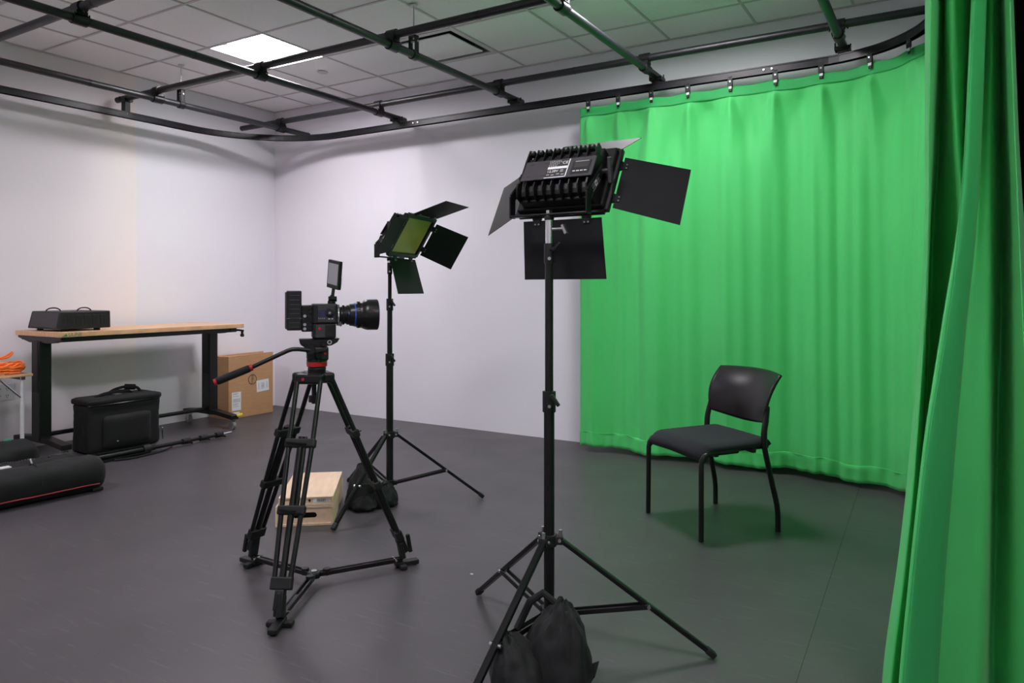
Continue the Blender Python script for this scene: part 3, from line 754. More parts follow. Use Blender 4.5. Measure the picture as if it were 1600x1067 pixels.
MB().lathe([(.034, .884), (.0405, .888), (.0415, .905), (.037, .910)], HM, 32).build('red_ring', 'red', hd, smooth=True)
MB().lathe([(.0405, .905), (.041, .914), (.036, .924)], HM, 32).build('pan_base', 'gloss', hd, smooth=True)
m = MB().at(HM); m.prism([(-.070, 1.000), (.088, 1.000), (.078, .984), (.055, .972), (-.045, .962), (-.066, .978)], -.032, .032, Matrix(((1, 0, 0, 0), (0, 0, 1, 0), (0, 1, 0, 0), (0, 0, 0, 1))) )
MB.build(m, 'head_plate', 'metal', hd, bevel=.003)
MB().at(HM).cyl((.047, -.033, .986), (.047, -.038, .986), .009, 14).build('drag_dial', 'chrome', hd, smooth=True)
MB().at(HM).cyl((.047, -.036, .986), (.047, -.040, .986), .006, 14).build('dial_centre', 'ink', hd, smooth=True)
MB().at(HM).cyl((.030, -.036, .940), (.030, -.040, .940), .005, 12).build('head_dot', 'red', hd, smooth=True)
m = MB().at(HM)
m.cyl((-.028, -.034, .958), (-.028, -.055, .958), .020, 14); m.cyl((.0, -.034, .93), (.006, -.05, .934), .014, 12); m.bar((-.01, -.045, .948), (.032, -.045, .958), .012, .010); m.cyl((.022, -.03, .978), (.022, -.042, .978), .010, 10)
m.build('head_knob', 'gloss', hd, bevel=.002)
MB().at(HM).tube([(-.030, -.050, .956), (-.075, -.050, .962), (-.098, -.050, .962), (-.115, -.05, .957), (-.255, -.050, .893)], .0085, 12).build('pan_handle', 'metal', hd, smooth=True)
g0, g1 = V((-.255, -.05, .893)), V((-.375, -.05, .846)); gd = (g1-g0).normalized()
MB().at(HM).tube([g0, g0+gd*.005, g1-gd*.005, g1], [.012, .0145, .0150, .013], 16).build('handle_grip', 'fabric', hd, smooth=True)
m = MB().at(HM); m.cyl(g0-gd*.010, g0, .0135, 16); m.cyl(g1, g1+gd*.010, .0125, 16); m.build('grip_ring', 'red', hd, smooth=True)

# ------------------------------------------------------------ cinema camera
CL = (TC.x+.010, TC.y+.006, 1.002)
cc = thing('video_camera', 'black video camera with big lens, small tilted monitor and battery, on the tripod', 'video camera', CL, HU)
bd_ = MB(); bd_.bb(-.020, .078, -.052, .052, .058, .139); bd_.bb(-.020, .072, -.048, .048, 0, .060); bd_ = bd_.build('body', 'plastic', cc, bevel=.006)
MB().bb(.000, .066, -.0545, -.051, .066, .130).build('side_panel', 'panelgrey', bd_, bevel=.001)
MB().bb(-.008, .028, -.0505, -.047, .004, .055).build('side_module', 'panelgrey', bd_, bevel=.001)
MB().bb(.034, .064, -.0505, -.047, .010, .054).build('side_module', 'lens', bd_, bevel=.001)
MB().bb(.002, .030, -.0558, -.0540, .088, .114).build('side_display', 'lcd', bd_)
for k in range(4): MB().cyl((.004+.007*k, -.054, .081), (.004+.007*k, -.0565, .081), .0018, 8).build('display_button', 'steel', bd_)
m = MB(); m.lathe([(.018, 0), (.018, .004), (.014, .005)], frame((.046, -.0545, .103), (1, 0, 0), (0, 0, 1)), 20); m.build('control_wheel', 'gloss', bd_, smooth=True)
MB().cyl((.046, -.057, .103), (.046, -.0605, .103), .005, 10).build('wheel_centre', 'steel', bd_, smooth=True)
MB().cyl((.007, -.0505, .040), (.007, -.052, .040), .0055, 16).build('red_badge', 'red', bd_, smooth=True)
MB().cyl((.046, -.050, .044), (.046, -.0525, .044), .007, 16).build('lock_screw', 'gloss', bd_, smooth=True)
m = MB()
for k in range(2): m.box((.044+.012*k, -.0555, .079), (.007, .002, .003))
m.build('mode_switch', 'outlet', bd_)
# rear connector block
m = MB(); m.bb(-.062, -.018, -.046, .046, .028, .134); m = m.build('connector_block', 'lens', cc, bevel=.004)
for r in range(6):
    z = .040+.017*r
    MB().cyl((-.030, -.044, z), (-.030, -.054, z), .0072, 10).build('connector', 'gloss', m, smooth=True)
    MB().cyl((-.050, -.044, z), (-.050, -.052, z), .0060, 10).build('connector', 'steel' if r in (0, 1, 3) else 'plastic', m, smooth=True)
# battery with ribs
b = MB().bb(-.118, -.062, -.050, .050, .034, .192).build('battery', 'plastic', cc, bevel=.004)
for k in range(8): MB().bb(-.108, -.070, -.053, -.049, .045+.018*k, .048+.018*k).build('battery_rib', 'panelgrey', b, bevel=.001)
MB().bb(-.1195, -.0610, -.0515, .0515, .1075-.026, .1085-.026).build('battery_seam', 'steel', b)
MB().bb(-.1235, -.118, -.046, .046, .04, .186).build('battery_plate', 'panelgrey', b, bevel=.001)
# lens
LX = Matrix(((0, 0, 1, 0), (1, 0, 0, 0), (0, 1, 0, .092), (0, 0, 0, 1)))   # local z -> camera x
MB().lathe([(.040, .076), (.044, .080), (.044, .086), (.040, .088)], LX, 32).build('lens_mount', 'chrome', cc, smooth=True)
MB().lathe([(.032, .084), (.044, .085), (.044, .0875), (.032, .0885)], LX, 32).build('mount_ring', 'plastic', cc, smooth=True)
ln = MB().lathe([(.030, .088), (.034, .092), (.034, .100), (.038, .101), (.038, .108), (.036, .110), (.036, .116), (.040, .118), (.040, .128), (.045, .130), (.047, .148), (.048, .152), (.052, .160), (.0535, .172),
     (.0545, .180), (.058, .184), (.0625, .197), (.0635, .203), (.0635, .243), (.0600, .2455), (.054, .244), (.045, .225)], LX, 48).build('lens', 'lens', cc, smooth=True)
MB().lathe([(.0475, .148), (.0490, .1485), (.0495, .1525), (.0485, .153)], LX, 48).build('blue_ring', 'blue', ln, smooth=True)
MB().lathe([(.045, .226), (.030, .231), (.001, .234)], LX, 36).build('front_glass', 'glass', ln, smooth=True)
for z0, z1, r in ((.101, .108, .0385), (.160, .170, .0535)):
    m = MB()
    for k in range(40):
        a = 2*PI*k/40; m.at(LX @ RZ(a)).bb(r-.001, r+.0015, -.0015, .0015, z0, z1)
    m.build('focus_teeth', 'lens', ln)
MB().box((.125, -.0405, .098), (.006, .004, .006)).build('lens_mark', 'blue', ln, bevel=.001)
MB().box((.222, -.0600, .113), (.006, .003, .004)).build('lens_mark', 'red', ln)
for k in range(7): text(str([2, 3, 4, 5, 7, 10, 15][k]), .006, 'greyink', ln, LX @ RZ(-PI/2-.75+.25*k) @ frame((.0560, 0, .176), (0, 1, 0), (0, 0, -1)) @ T((0, 0, .0)))
m = MB(); m.cyl((.090, -.03, .062), (.090, -.046, .052), .006, 10); m.build('mount_screw', 'steel', ln, smooth=True)
# monitor
mo = MB(); mo.cyl((.058, 0, .139), (.058, 0, .150), .016, 16); mo.cyl((.045, 0, .158), (.078, 0, .158), .011, 12); mo.cyl((.060, -.012, .168), (.060, .012, .168), .009, 12); mo.cyl((.062, 0, .170), (.066, 0, .202), .007, 10)
mo = mo.build('monitor_mount', 'gloss', cc, smooth=True)
tl = Matrix.Rotation(R_(8), 4, 'Y')
MF = T((.070, 0, .258)) @ RZ(R_(-66)) @ tl     # screen normal -y
sm = MB().at(MF); sm.box((0, 0, 0), (.095, .014, .116)); sm = sm.build('monitor', 'plastic', cc, bevel=.002)
MB().at(MF).box((0, -.0075, .002), (.078, .001, .086)).build('monitor_screen', 'screen', sm)
MB().at(MF).box((.015, .012, -.032), (.030, .014, .040)).build('monitor_bracket', 'outlet', sm, bevel=.002)

# ------------------------------------------------------------ apple boxes
ab = math.atan2(2.671-2.494, -2.684+2.901)   # direction of front edge
def apple(loc, w, d, h, label, holes, sticker):
    t = thing('wooden_box', label, 'wooden box', loc, ab, 'stacked plywood boxes behind the tripod')
    th = .012 if holes == 'slot' else .009
    MB().bb(0, w, 0, d, h-th, h).build('top_panel', 'ply', t, bevel=.0015)
    MB().bb(0, w, 0, d, 0, th).build('bottom_panel', 'ply', t, bevel=.0015)
    for x in (0, w-th): MB().bb(x, x+th, .0, d, th, h-th).build('side_panel', 'plyside', t)
    MB().bb(th, w-th, d-th-.004, d-.004, th, h-th).build('end_panel', 'ply', t)
    # front panel with oval hand hole: outline polygon ring
    f = MB(); fz0, fz1 = th, h-th; y0, y1 = .009, .009+th
    if holes == 'slot':
        cx, cz, hw, r = w*.5, h*.5, .045, .015
        inner = [(cx+hw+r*math.cos(a), cz+r*math.sin(a)) for a in [(-PI/2)+PI*k/8 for k in range(9)]] + [(cx-hw+r*math.cos(a), cz+r*math.sin(a)) for a in [(PI/2)+PI*k/8 for k in range(9)]]
    else:
        cx, cz, r = w*.56, h*.5, .007
        inner = [(cx+r*math.cos(2*PI*k/18), cz+r*math.sin(2*PI*k/18)) for k in range(18)]
    x0, x1 = th, w-th
    def onrect(p):
        dx, dz = p[0]-cx, p[1]-cz
        s = min([q for q in ((x1-cx)/dx if dx > 1e-6 else 9e9, (x0-cx)/dx if dx < -1e-6 else 9e9, (fz1-cz)/dz if dz > 1e-6 else 9e9, (fz0-cz)/dz if dz < -1e-6 else 9e9)])
        return (cx+dx*s, cz+dz*s)
    # radial ring plus corner triangles
    N = len(inner); outer = [onrect(p) for p in inner]
    vs = [(p[0], y0, p[1]) for p in inner] + [(p[0], y0, p[1]) for p in outer] + [(p[0], y1, p[1]) for p in inner]
    fs = [(k, (k+1) % N, N+(k+1) % N, N+k) for k in range(N)] + [(k, 2*N+k, 2*N+(k+1) % N, (k+1) % N) for k in range(N)]
    f.add(vs, fs)
    for k in range(N):
        a, b = outer[k], outer[(k+1) % N]
        if abs(a[0]-b[0]) > 1e-5 and abs(a[1]-b[1]) > 1e-5:
            cxn = x1 if max(a[0], b[0]) > x1-1e-4 else x0; czn = fz1 if max(a[1], b[1]) > fz1-1e-4 else fz0
            f.add([(a[0], y0, a[1]), (b[0], y0, b[1]), (cxn, y0, czn)], [(0, 1, 2)])
    f.build('front_panel', 'ply', t)
    MB().bb(th, w-th, .06, .064, th, h-th).build('hollow_shade', 'dark', t)  # dark sheet standing in for the shade inside the box
    if sticker:
        s = MB().bb(w*.62, w*.94, .0065, .0092, h*.29, h*.73).build('barcode_label', 'white', t)
        b = MB(); x = w*.70
        for k in range(12):
            ww = random.choice([.0012, .002, .003]); b.bb(x, x+ww, .0058, .0066, h*.36, h*.66); x += ww+.0016
        b.build('barcode', 'ink', s)
        b = MB(); b.bb(w*.86, w*.93, .0058, .0066, h*.53, h*.58); b.bb(w*.86, w*.92, .0058, .0066, h*.40, h*.44); b.build('print_line', 'greyink', s)
apple((-2.901, 2.494, 0), .285, .52, .102, 'lower wooden apple box with oval hand hole, on the floor behind the tripod', 'slot', False)
apple((-2.889, 2.503, .1022), .270, .50, .045, 'upper thin wooden apple box with barcode sticker, lying on the lower box', 'round', True)

# ------------------------------------------------------------ chair
ch = thing('stacking_chair', 'black armless chair with upholstered seat and curved plastic back, before the green curtain', 'chair', (-1.055, 3.706, 0), math.radians(-38.2))
def smooth_path(pts, n=6):
    pts = [V(p) for p in pts]; out = []
    for i in range(len(pts)-1):
        a, b, c, d = pts[max(i-1, 0)], pts[i], pts[i+1], pts[min(i+2, len(pts)-1)]
        out += [V([crom(a[q], b[q], c[q], d[q], k/n) for q in range(3)]) for k in range(n)]
    return out+[pts[-1]]
for s in (-1, 1):
    MB().tube([(s*.237, -.215, .004), (s*.235, -.213, .36), (s*.233, -.209, .385), (s*.232, -.195, .405), (s*.231, -.165, .414), (s*.228, .0, .416)], .0125, 14).build('leg', 'metal', ch, smooth=True)
    MB().tube(smooth_path([(s*.250, .225, .004), (s*.249, .222, .12), (s*.243, .196, .24), (s*.236, .165, .38), (s*.232, .155, .44)]), .0135, 14).build('leg', 'metal', ch, smooth=True)
    MB().tube(smooth_path([(s*.232, .155, .43), (s*.231, .158, .50), (s*.228, .172, .56), (s*.220, .185, .62)]), [.0150]*6+[.0145]*6+[.0135]*6+[.010], 14).build('back_upright', 'chairback', ch, smooth=True)
MB().bar((-.23, .10, .408), (.23, .10, .408), .022, .022).build('seat_rail', 'metal', ch, bevel=.003)
MB().bar((-.23, -.12, .405), (.23, -.12, .405), .022, .022).build('seat_rail', 'metal', ch, bevel=.003)
# seat cushion grid
rows = []
N1, N2 = 26, 26
top = []
for j in range(N2+1):
    v = j/N2; r = []
    for i in range(N1+1):
        u = -1+2*i/N1
        wd = .238+.010*math.sin(v*PI)-.012*v
        front = -.232+.018*u*u*u*u
        yy = front+(.205+.012*(1-u*u)-front)*v
        edge = (1-min(1, (1-abs(u))/.16))**2*.018
        zf = .448+.014*v+.010*math.cos(u*PI/2)*(1-v) - .045*max(0, 1-v/.16)**2 - .006*math.sin(v*PI)*math.cos(u*PI/2) - edge - .010*max(0, (v-.92)/.08)**2
        r.append(V((u*wd, yy, zf)))
    top.append(r)
bot = [[V((p.x*.97, p.y+(.012 if j < 3 else 0)*1-(.01 if j > N2-2 else 0), min(.425, p.z-.012) if j > 2 else p.z-.028)) for p in r] for j, r in enumerate(top)]
m = MB(); n = N1+1; vs = [p for r in top for p in r]+[p for r in bot for p in r]; K = len(vs)//2
fs = [(j*n+i, j*n+i+1, (j+1)*n+i+1, (j+1)*n+i) for j in range(N2) for i in range(N1)]
fs += [tuple(K+q for q in reversed(f)) for f in fs[:]]
ring = [i for i in range(n)] + [j*n+N1 for j in range(1, N2+1)] + [N2*n+i for i in range(N1-1, -1, -1)] + [j*n for j in range(N2-1, 0, -1)]
fs += [(ring[k], ring[(k+1) % len(ring)], K+ring[(k+1) % len(ring)], K+ring[k]) for k in range(len(ring))]
m.add(vs, fs).build('seat', 'seatfab', ch, smooth=True, autosm=False)
# seat shell underneath
m = MB(); m.bb(-.222, .222, -.19, .195, .410, .424); m.build('seat_pan', 'plastic', ch, bevel=.006)
# curved backrest
rows = []
for j in range(21):
    v = j/20; r = []
    for i in range(29):
        u = -1+2*i/28
        zb = .535-.020*(1-u*u)+.004*abs(u); zt = .772+.008*(1-u*u)
        z = zb+(zt-zb)*v
        hw = .218+.022*math.sin(v*PI*.8)+.010*v**3
        y = .165+.055*(1-u*u)+.035*v+.055*v*v*v - .01*math.sin(v*PI)
        r.append(V((u*hw, y, z)))
    rows.append(r)
MB().grid(rows).build('backrest', 'chairback', ch, smooth=True, solid=.012, bevel=0, autosm=False)

# ------------------------------------------------------------ workbench desk
dk = thing('workbench', 'long maple-topped workbench with black T-legs on castors against the left wall', 'table', (-5.227, 2.635, 0))
DL, DD = 1.52, .61
tp_ = MB().bb(-DD, 0, 0, DL, .866, .900).build('tabletop', 'wood', dk, bevel=.003)
text('ULINE', .034, 'logogreen', tp_, frame((.0012, .105, .883), (0, 1, 0), (0, 0, 1)), name='sticker_lettering')
MB().add([(.001, .02, .874), (.001, .052, .874), (.001, .044, .892), (.001, .036, .884), (.0022, .02, .874), (.0022, .052, .874), (.0022, .044, .892), (.0022, .036, .884)], [(0, 1, 2, 3), (7, 6, 5, 4), (0, 4, 5, 1), (1, 5, 6, 2), (2, 6, 7, 3), (3, 7, 4, 0)]).build('sticker_emblem', 'logogreen', tp_)
m = MB(); m.bb(-.06, -.02, .03, DL-.06, .832, .866); m.bb(-DD+.03, -DD+.07, .03, DL-.06, .832, .866); m.build('frame_rail', 'metal', dk, bevel=.002)
for y in (.045, DL-.10):
    pm = Matrix(((1, 0, 0, 0), (0, 0, 1, y), (0, 1, 0, 0), (0, 0, 0, 1)))
    MB().prism([(-DD+.01, .866), (-.01, .866), (-.01, .846), (-.16, .818), (-.44, .818), (-DD+.01, .850)], -.03, .03, pm).build('end_bracket', 'metal', dk, bevel=.002)
    yc = y+.0
    MB().bb(-.385, -.275, yc-.042, yc+.042, .12, .83).build('column', 'metal', dk, bevel=.006)
    MB().bb(-.372, -.288, yc-.048, yc+.048, .46, .83).build('column_sleeve', 'plastic', dk, bevel=.006)
    ft = MB().prism([(-.66, .085), (-.66, .128), (-.40, .150), (-.26, .150), (.01, .122), (.01, .085), (-.20, .108), (-.46, .108)], -.035, .035, Matrix(((1, 0, 0, 0), (0, 0, 1, yc), (0, 1, 0, 0), (0, 0, 0, 1))))
    ft = ft.build('foot_beam', 'metal', dk, bevel=.004)
    for x in (-.62, -.025):
        c = MB(); c.cyl((x, yc-.013, .036), (x, yc+.013, .036), .036, 24); c = c.build('castor_wheel', 'castor', ft, bevel=.004)
        f = MB(); f.cyl((x, yc-.017, .036), (x, yc+.017, .036), .014, 14); f.bar((x, yc-.017, .036), (x+.004, yc-.017, .085), .028, .003, up=(0, 1, 0)); f.bar((x, yc+.017, .036), (x+.004, yc+.017, .085), .028, .003, up=(0, 1, 0)); f.bb(x-.02, x+.024, yc-.019, yc+.019, .078, .088)
        f.build('castor_fork', 'steel', ft, smooth=True)
MB().cyl((-.33, .08, .155), (-.33, DL-.12, .155), .0165, 16).build('stretcher_tube', 'metal', dk, smooth=True)
m = MB(); m.tube([(-.04, DL-.09, .848), (-.03, DL-.03, .846), (-.02, DL+.01, .838)], .009, 10); m.cyl((-.02, DL-.004, .838), (-.02, DL-.004, .80), .011, 12); m.cyl((-.03, DL-.004, .80), (-.01, DL-.004, .80), .014, 12)
m.build('height_crank', 'gloss', dk, smooth=True)
MB().bar((.012, DL-.085, .118), (.035, DL-.045, .128), .035, .016).build('brake_pedal', 'yellow', dk, bevel=.003)

# dark grey equipment case on the desk
dv = thing('equipment_case', 'dark grey flat case with two wire handles, on the left end of the workbench', 'case', (-5.30, 2.66, .900))
m = MB(); m.add([(-.03, .02, .016), (-.46, .02, .016), (-.46, .39, .016), (-.03, .39, .016), (-.035, .045, .140), (-.45, .045, .140), (-.45, .39, .142), (-.035, .39, .142)],
                [(0, 1, 2, 3), (7, 6, 5, 4), (0, 4, 5, 1), (1, 5, 6, 2), (2, 6, 7, 3), (3, 7, 4, 0)]); m = m.build('case_body', 'plastic', dv, bevel=.008)
f0 = V((-.265, .0475, .0875))
fm = frame((-.243, .0325, .078), (-1, 0, 0), (0, .025, .124))
MB().at(fm).box((0, 0, -.001), (.37, .105, .004)).build('end_cover', 'panelgrey', m, bevel=.002)
for k in range(5): MB().bb(-.036, -.0305, .08+.058*k, .13+.058*k, .04, .115).build('side_vent', 'plastic', m, bevel=.002)
for x0, y0 in ((-.26, .10), (-.17, .27)):
    pts = [(x0-.0, y0-.050, .140), (x0, y0-.043, .152), (x0, y0-.018, .163), (x0, y0+.018, .163), (x0, y0+.043, .152), (x0, y0+.050, .141)]
    MB().tube(smooth_path(pts, 4), .0045, 8).build('carry_handle', 'gloss', m, smooth=True)
for x in (-.09, -.42):
    for y in (.09, .32): MB().cyl((x, y, 0), (x, y, .020), .022, 14).build('rubber_foot', 'plastic', dv, bevel=.002)

# ------------------------------------------------------------ cardboard box
cb = thing('cardboard_box', 'large brown cardboard box with round printed logo and two labels, in the corner', 'box', (-5.65, 4.32, 0))
BX, BY, BH = -.275, .51, .575
m = MB().bb(BX, 0, 0, BY, 0, BH-.01).build('carton', 'card', cb, bevel=.004)
for a in (0, 1):
    x0, x1 = (BX, BX/2-.001) if a == 0 else (BX/2+.001, 0)
    MB().add([(x0, 0, BH-.01), (x1, 0, BH-.01), (x1, BY, BH-.01), (x0, BY, BH-.01), (x0, 0, BH-.004), (x1, 0, BH+(.002)), (x1, BY, BH+.014), (x0, BY, BH-.002)],
             [(3, 2, 1, 0), (4, 5, 6, 7), (0, 1, 5, 4), (1, 2, 6, 5), (2, 3, 7, 6), (3, 0, 4, 7)]).build('top_flap', 'card', cb)
MB().bb(.0005, .0015, .0, .012, 0.01, BH-.02).build('corner_crease', 'card', m)
def on_card(y, z): return frame((.0015, y, z), (0, 1, 0), (0, 0, 1))
rg = MB(); n = 40; cy, cz = .265, .345
vs = [(.002, cy+r*math.cos(2*PI*k/n), cz+r*math.sin(2*PI*k/n)) for r in (.0425, .0485) for k in range(n)] + [(.0005, cy+r*math.cos(2*PI*k/n), cz+r*math.sin(2*PI*k/n)) for r in (.0425, .0485) for k in range(n)]
rg.add(vs, [(k, (k+1) % n, n+(k+1) % n, n+k) for k in range(n)] + [(n+k, n+(k+1) % n, 3*n+(k+1) % n, 3*n+k) for k in range(n)]).build('logo_ring', 'ink', m)
text('DELL', .036, 'ink', m, on_card(cy, cz) @ RZ(-PI/2), name='logo_lettering')
l1 = MB().bb(.0005, .002, .035, .135, .075, .245).build('shipping_label', 'white', m)
b = MB()
for k in range(16): b.bb(.002, .0026, .045+.0052*k, .045+.0052*k+random.choice([.0015, .003]), .15, .185)
for z, w in ((.232, .06), (.222, .05), (.205, .07), (.135, .06), (.125, .05), (.11, .065)): b.bb(.002, .0026, .045, .045+w, z, z+.004)
b.build('label_print', 'greyink', l1)
MB().bb(.0005, .002, .035, .120, .035, .060).build('shipping_label', 'white', m)
l2 = MB().at(T((0, .385, .275)) @ Matrix.Rotation(R_(3), 4, 'X')).bb(.0008, .0022, -.072, .072, -.055, .055).build('white_label', 'white', m)
b = MB().at(T((0, .385, .275)) @ Matrix.Rotation(R_(3), 4, 'X'))
for k in range(7): b.bb(.0022, .003, -.018, .018, -.028+.008*k, -.028+.008*k+random.choice([.003, .005]))
for y in (-.05, .046): b.bb(.0022, .003, y, y+.005, -.03, .03)
b.build('label_print', 'greyink', l2)

# ------------------------------------------------------------ black soft case, lying stand
sc = thing('soft_case', 'big square black soft equipment bag with top handles, on the floor before the workbench', 'bag', (-5.285, 2.862, 0), math.radians(-1))
rows = []
def rbox(name, mt, parent, x0, x1, y0, y1, z0, z1, r, nz, seed, n=14):
    bm = bmesh.new(); bmesh.ops.create_cube(bm, size=1); bmesh.ops.subdivide_edges(bm, edges=bm.edges, cuts=n, use_grid_fill=True)
    c = V(((x0+x1)/2, (y0+y1)/2, (z0+z1)/2)); s = V((x1-x0, y1-y0, z1-z0))
    for v in bm.verts:
        p = V((v.co.x*s.x, v.co.y*s.y, v.co.z*s.z)); q = V([max(-s[k]/2+r, min(s[k]/2-r, p[k])) for k in range(3)])
        dlt = p-q
        if dlt.length > 1e-6: p = q+dlt.normalized()*r
        w = noise.noise(p*9+V((seed, 0, 0)))*nz + noise.noise(p*26+V((seed, 3, 0)))*nz*.35
        b = V((p.x/s.x, p.y/s.y, p.z/s.z)); ax = max(range(3), key=lambda k: abs(b[k])); p[ax] += math.copysign(w, b[ax])
        v.co = c+p
        if v.co.z < .002: v.co.z = .002
    me = bpy.data.meshes.new(name); bm.to_mesh(me); bm.free(); me.shade_smooth(); me.materials.append(M[mt])
    o = bpy.data.objects.new(name, me); COL.objects.link(o); o.parent = parent; return o
body = rbox('bag_body', 'fabric', sc, -.225, .0, .0, .545, 0, .37, .028, .012, 1)
lid = rbox('bag_lid', 'fabric', sc, -.235, .012, -.012, .557, .352, .402, .022, .006, 5)
MB().tube([(-.006, -.006, .355), (.014, .02, .355), (.014, .53, .357), (-.02, .557, .357)], .005, 8).build('lid_piping', 'gloss', lid, smooth=True)
MB().tube(smooth_path([(-.10, .10, .400), (-.11, .16, .416), (-.13, .26, .424), (-.14, .36, .418), (-.14, .40, .40)], 5), .011, 8).build('carry_handle', 'fabric', lid, smooth=True)
MB().tube(smooth_path([(-.20, .24, .400), (-.20, .30, .430), (-.18, .39, .446), (-.16, .45, .432), (-.14, .47, .40)], 5), .011, 8).build('carry_handle', 'fabric', lid, smooth=True)
MB().tube([(-.185, .37, .444), (-.165, .44, .436)], .022, 12).build('handle_grip', 'fabric', lid, smooth=True)
m = MB(); m.box((-.13, .28, .404), (.05, .05, .006)); m.build('handle_snap', 'steel', lid, bevel=.002)
pk = rbox('front_pocket', 'fabric', body, -.01, .018, .10, .46, .03, .27, .02, .010, 9, 8)
m = MB()
for k in range(5): m.blob((.024+.003*(k % 2), .195+.008*(k % 3), .12-.014*k), (.006, .008, .008), 1, 0, nu=8, nv=6)
m.build('zip_pull', 'chrome', body, smooth=True)
m = MB(); m.tube([(.01, .555, .10), (.015, .558, .03)], .004, 8); m.build('zip_cord', 'fabric', body); MB().blob((.01, .558, .115), (.007, .007, .008), 1, 0, nu=10, nv=8).build('zip_pull', 'chrome', body, smooth=True)

ls = thing('light_stand', 'folded black light stand lying on the floor beside the soft equipment bag', 'light stand', (-5.02, 2.57, 0), math.atan2(1.26, .02))
# local x runs along the stand toward the far tip
L = MB(); L.cyl((.0, 0, .034), (.62, 0, .034), .020, 16); L.build('column', 'metal', ls, smooth=True)
MB().cyl((.60, 0, .034), (.92, 0, .034), .015, 16).build('riser', 'metal', ls, smooth=True)
MB().cyl((.90, 0, .034), (1.19, 0, .034), .012, 16).build('riser', 'metal', ls, smooth=True)
MB().cyl((1.19, 0, .034), (1.28, 0, .036), .008, 14).build('spigot', 'chrome', ls, smooth=True)
for x in (.88, 1.03, 1.17):
    c = MB(); c.cyl((x-.035, 0, .034), (x+.025, 0, .034), .022, 16); c = c.build('riser_collar', 'plastic', ls, smooth=True)
    k = MB(); k.cyl((x, .0, .034), (x, -.048, .030), .006, 8); k.bar((x-.018, -.05, .036), (x+.018, -.05, .022), .012, .012); k.build('locking_knob', 'gloss', c, bevel=.002)
    MB().cyl((x+.012, 0, .05), (x+.012, 0, .064), .006, 10).build('collar_bolt', 'steel', c, smooth=True)
for k, (y, z) in enumerate(((-.034, .014), (.030, .014), (.0, .064))):
    MB().bar((-.02, y, z), (.56, y*.8, z if z < .05 else .058), .020, .014).build('leg', 'gloss', ls, bevel=.003)
MB().cyl((.53, 0, .034), (.58, 0, .034), .033, 18).build('upper_collar', 'plastic', ls, smooth=True)
MB().tube(smooth_path([(.30, -.05, .010), (.40, -.085, .008), (.52, -.075, .008), (.66, -.05, .009), (.74, -.03, .02)], 5), .007, 8).build('loose_strap', 'fabric', ls, smooth=True)

# ------------------------------------------------------------ bags at lower left
def tube_bag(name, label, p0, p1, r, h, mt='fabric', piping=None, nz=.05, seed=1):
    p0, p1 = V(p0), V(p1); d = p1-p0; Ln = d.length; t = thing(name, label, 'bag', p0, math.atan2(d.y, d.x))
    n, N = 28, 46; vs = []
    for i in range(N+1):
        f = i/N; x = f*Ln; e = min(f, 1-f)*Ln; cap = min(1, math.sqrt(max(0, 1-(1-min(1, e/(r*.45)))**2))) if e < r*.45 else 1
        cap = max(cap, .55) if 0 < i < N else .5
        for k in range(n):
            a = 2*PI*k/n; w = 1+nz*noise.noise(V((x*6, math.cos(a)*1.5+seed, math.sin(a)*1.5)))+nz*.4*noise.noise(V((x*20, math.cos(a)*4+seed, math.sin(a)*4)))
            cy, cz = math.copysign(abs(math.cos(a))**.85, math.cos(a)), math.copysign(abs(math.sin(a))**.85, math.sin(a))
            z = h/2+cz*h/2*w*cap
            vs.append(V((x, cy*r*w*cap, max(.002, z))))
    m = MB(); fs = [(i*n+k, i*n+(k+1) % n, (i+1)*n+(k+1) % n, (i+1)*n+k) for i in range(N) for k in range(n)] + [tuple(range(n-1, -1, -1)), tuple(N*n+k for k in range(n))]
    m.add(vs, fs); b = m.build('bag_body', mt, t, smooth=True, autosm=False)
    if piping is not None:
        k = piping; pts = [vs[i*n+k]+(V((0, vs[i*n+k].y, vs[i*n+k].z-h/2)).normalized())*.001 for i in range(2, N-1)]
        MB().tube(pts, .0042, 6).build('red_piping', 'redpipe', t, smooth=True)
    return t, vs, n
tb, tv, tn = tube_bag('tripod_bag', 'long round black padded bag with red piping, lying nearest on the floor at left', (-4.52, 1.15, 0), (-4.40, 2.46, 0), .115, .205, piping=16, nz=.05)
for x in (.95, .35):
    MB().tube([(x, .10*math.cos(a)*1.14, max(.104+.1065*math.sin(a)*.99, .005)) for a in [PI*k/10 for k in range(11)]], .004, 6).build('bag_strap', 'fabric', tb, smooth=True)
m = MB(); m.box((.80, .06, .205), (.11, .05, .006)); m.build('bag_tag', 'outlet', tb, bevel=.001)
m = MB(); m.box((1.26, -.07, .012), (.06, .03, .02)); m.build('end_buckle', 'plastic', tb, bevel=.004)
t2, _, _ = tube_bag('soft_bag', 'flat black zipped bag between the long round bag and the workbench', (-4.86, 1.60, 0), (-4.80, 2.52, 0), .105, .15, nz=.14, seed=6)
m = MB()
for k in range(26): m.box((.50+.0145*k, .03+.02*math.sin(k*.3), .150+.004*math.sin(k*.7)), (.008, .010, .004))
m.build('zip_teeth', 'steel', t2)
MB().tube(smooth_path([(.60, -.105, .07), (.64, -.07, .135), (.66, .0, .155), (.70, .08, .135)], 4), .005, 6).build('bag_strap', 'greyink', t2, smooth=True)
MB().tube(smooth_path([(.70, -.115, .10), (.80, -.09, .140), (.90, -.02, .12), (.86, .05, .12), (.76, .0, .15)], 4), .006, 6).build('shoulder_strap', 'fabric', t2, smooth=True)
t3, _, _ = tube_bag('backpack', 'black rounded bag with green tag, at the left edge under the small table', (-5.16, 1.65, 0), (-5.10, 2.42, 0), .135, .235, nz=.12, seed=11)
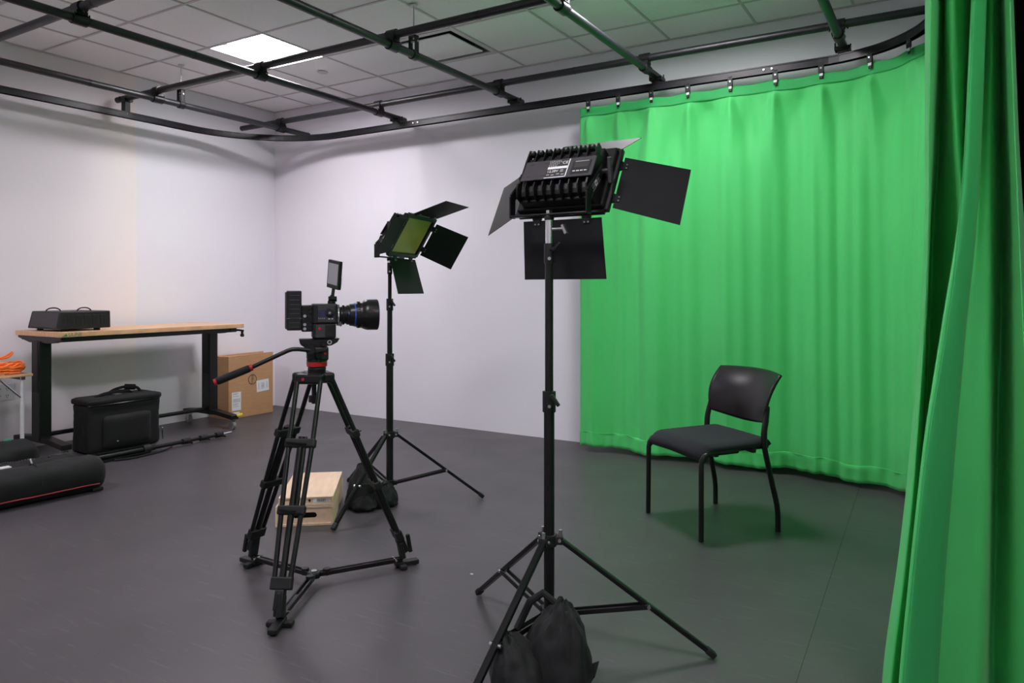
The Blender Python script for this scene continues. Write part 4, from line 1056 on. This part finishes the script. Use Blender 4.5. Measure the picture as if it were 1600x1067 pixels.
MB().box((.62, .02, .236), (.04, .03, .014)).build('green_tag', 'logogreen', t3, bevel=.002)
MB().tube(smooth_path([(.20, -.138, .15), (.40, -.140, .11), (.60, -.138, .10), (.76, -.06, .12)], 5), .008, 8).build('bag_zip', 'gloss', t3, smooth=True)
m = MB(); m.box((.50, -.143, .085), (.06, .012, .02)); m.build('strap_buckle', 'gloss', t3, bevel=.003)

# ------------------------------------------------------------ small folding table with orange cable, wall outlet
ft = thing('folding_table', 'small folding table with thin wooden top and pale metal leg, at the left edge', 'table', (-5.42, 2.56, 0))
MB().bb(-.40, .0, -.75, .0, .600, .618).build('tabletop', 'wood', ft, bevel=.003)
for x, y in ((-.02, -.06), (-.37, -.06), (-.02, -.69), (-.37, -.69)):
    l = MB().cyl((x, y, .0), (x, y, .60), .013, 14).build('leg', 'outlet', ft, smooth=True)
    MB().cyl((x, y, .12), (x, y, .17), .016, 14).build('leg_sleeve', 'outlet', l, smooth=True)
for x in (-.02, -.37): MB().tube([(x, -.07, .46), (x, -.20, .595)], .007, 8).build('leg_brace', 'steel', ft, smooth=True)
MB().bar((-.39, -.06, .590), (.0, -.06, .590), .02, .02).build('apron_bar', 'panelgrey', ft)
oc = thing('extension_cord', 'coiled bright orange extension cord heaped on the small folding table', 'cord', (-5.56, 2.42, .618))
pts = []
for k in range(330):
    a = k*.21; q = k/330
    pts.append(V((.125*math.cos(a)*(1+.12*math.sin(k*.7)), -.03+.155*math.sin(a)*(1+.10*math.cos(k*.45)), 0.012+.055*q+.014*math.sin(k*.9+1)*q)))
MB().tube(pts, .0068, 8).build('cord_coil', 'orange', oc, smooth=True)
MB().tube(smooth_path([(.03, -.10, .09), (.04, .0, .12), (.05, .05, .15), (.05, .02, .115), (.02, -.06, .10)], 6), .0068, 8).build('cord_loop', 'orange', oc, smooth=True)
nb = thing('laptop', 'thin dark closed laptop-like slab under the orange cord on the small table', 'device', (-5.62, 2.0, .618))
MB().bb(-.13, .13, -.15, .02, 0, .02).build('slab_body', 'plastic', nb, bevel=.004); MB().bb(-.12, .12, -.14, .01, .02, .023).build('slab_lid', 'gloss', nb, bevel=.001)
ol = thing('wall_outlet', 'white double socket plate low on the left wall under the small table', 'outlet', (WX, 2.60, .385))
pl_ = MB().bb(0, .006, -.10, .085, -.005, .115).build('cover_plate', 'outlet', ol, bevel=.002)
for y in (-.06, -.015, .035):
    for z in (.03, .08):
        m = MB(); m.bb(.006, .0075, y-.008, y-.005, z-.006, z+.006); m.bb(.006, .0075, y+.005, y+.008, z-.006, z+.006); m.cyl((.006, y, z-.014), (.0075, y, z-.014), .003, 8); m.build('socket_slot', 'ink', pl_)
ps = MB(); ps.box((0, 0, .001), (.012, .008, .001)); ps = ps.build('paper_scrap', 'white'); ps.location = (-1.717, 2.513, 0)
tag(ps, 'tiny white scrap lying on the dark floor between tripod and nearest light stand', 'scrap')
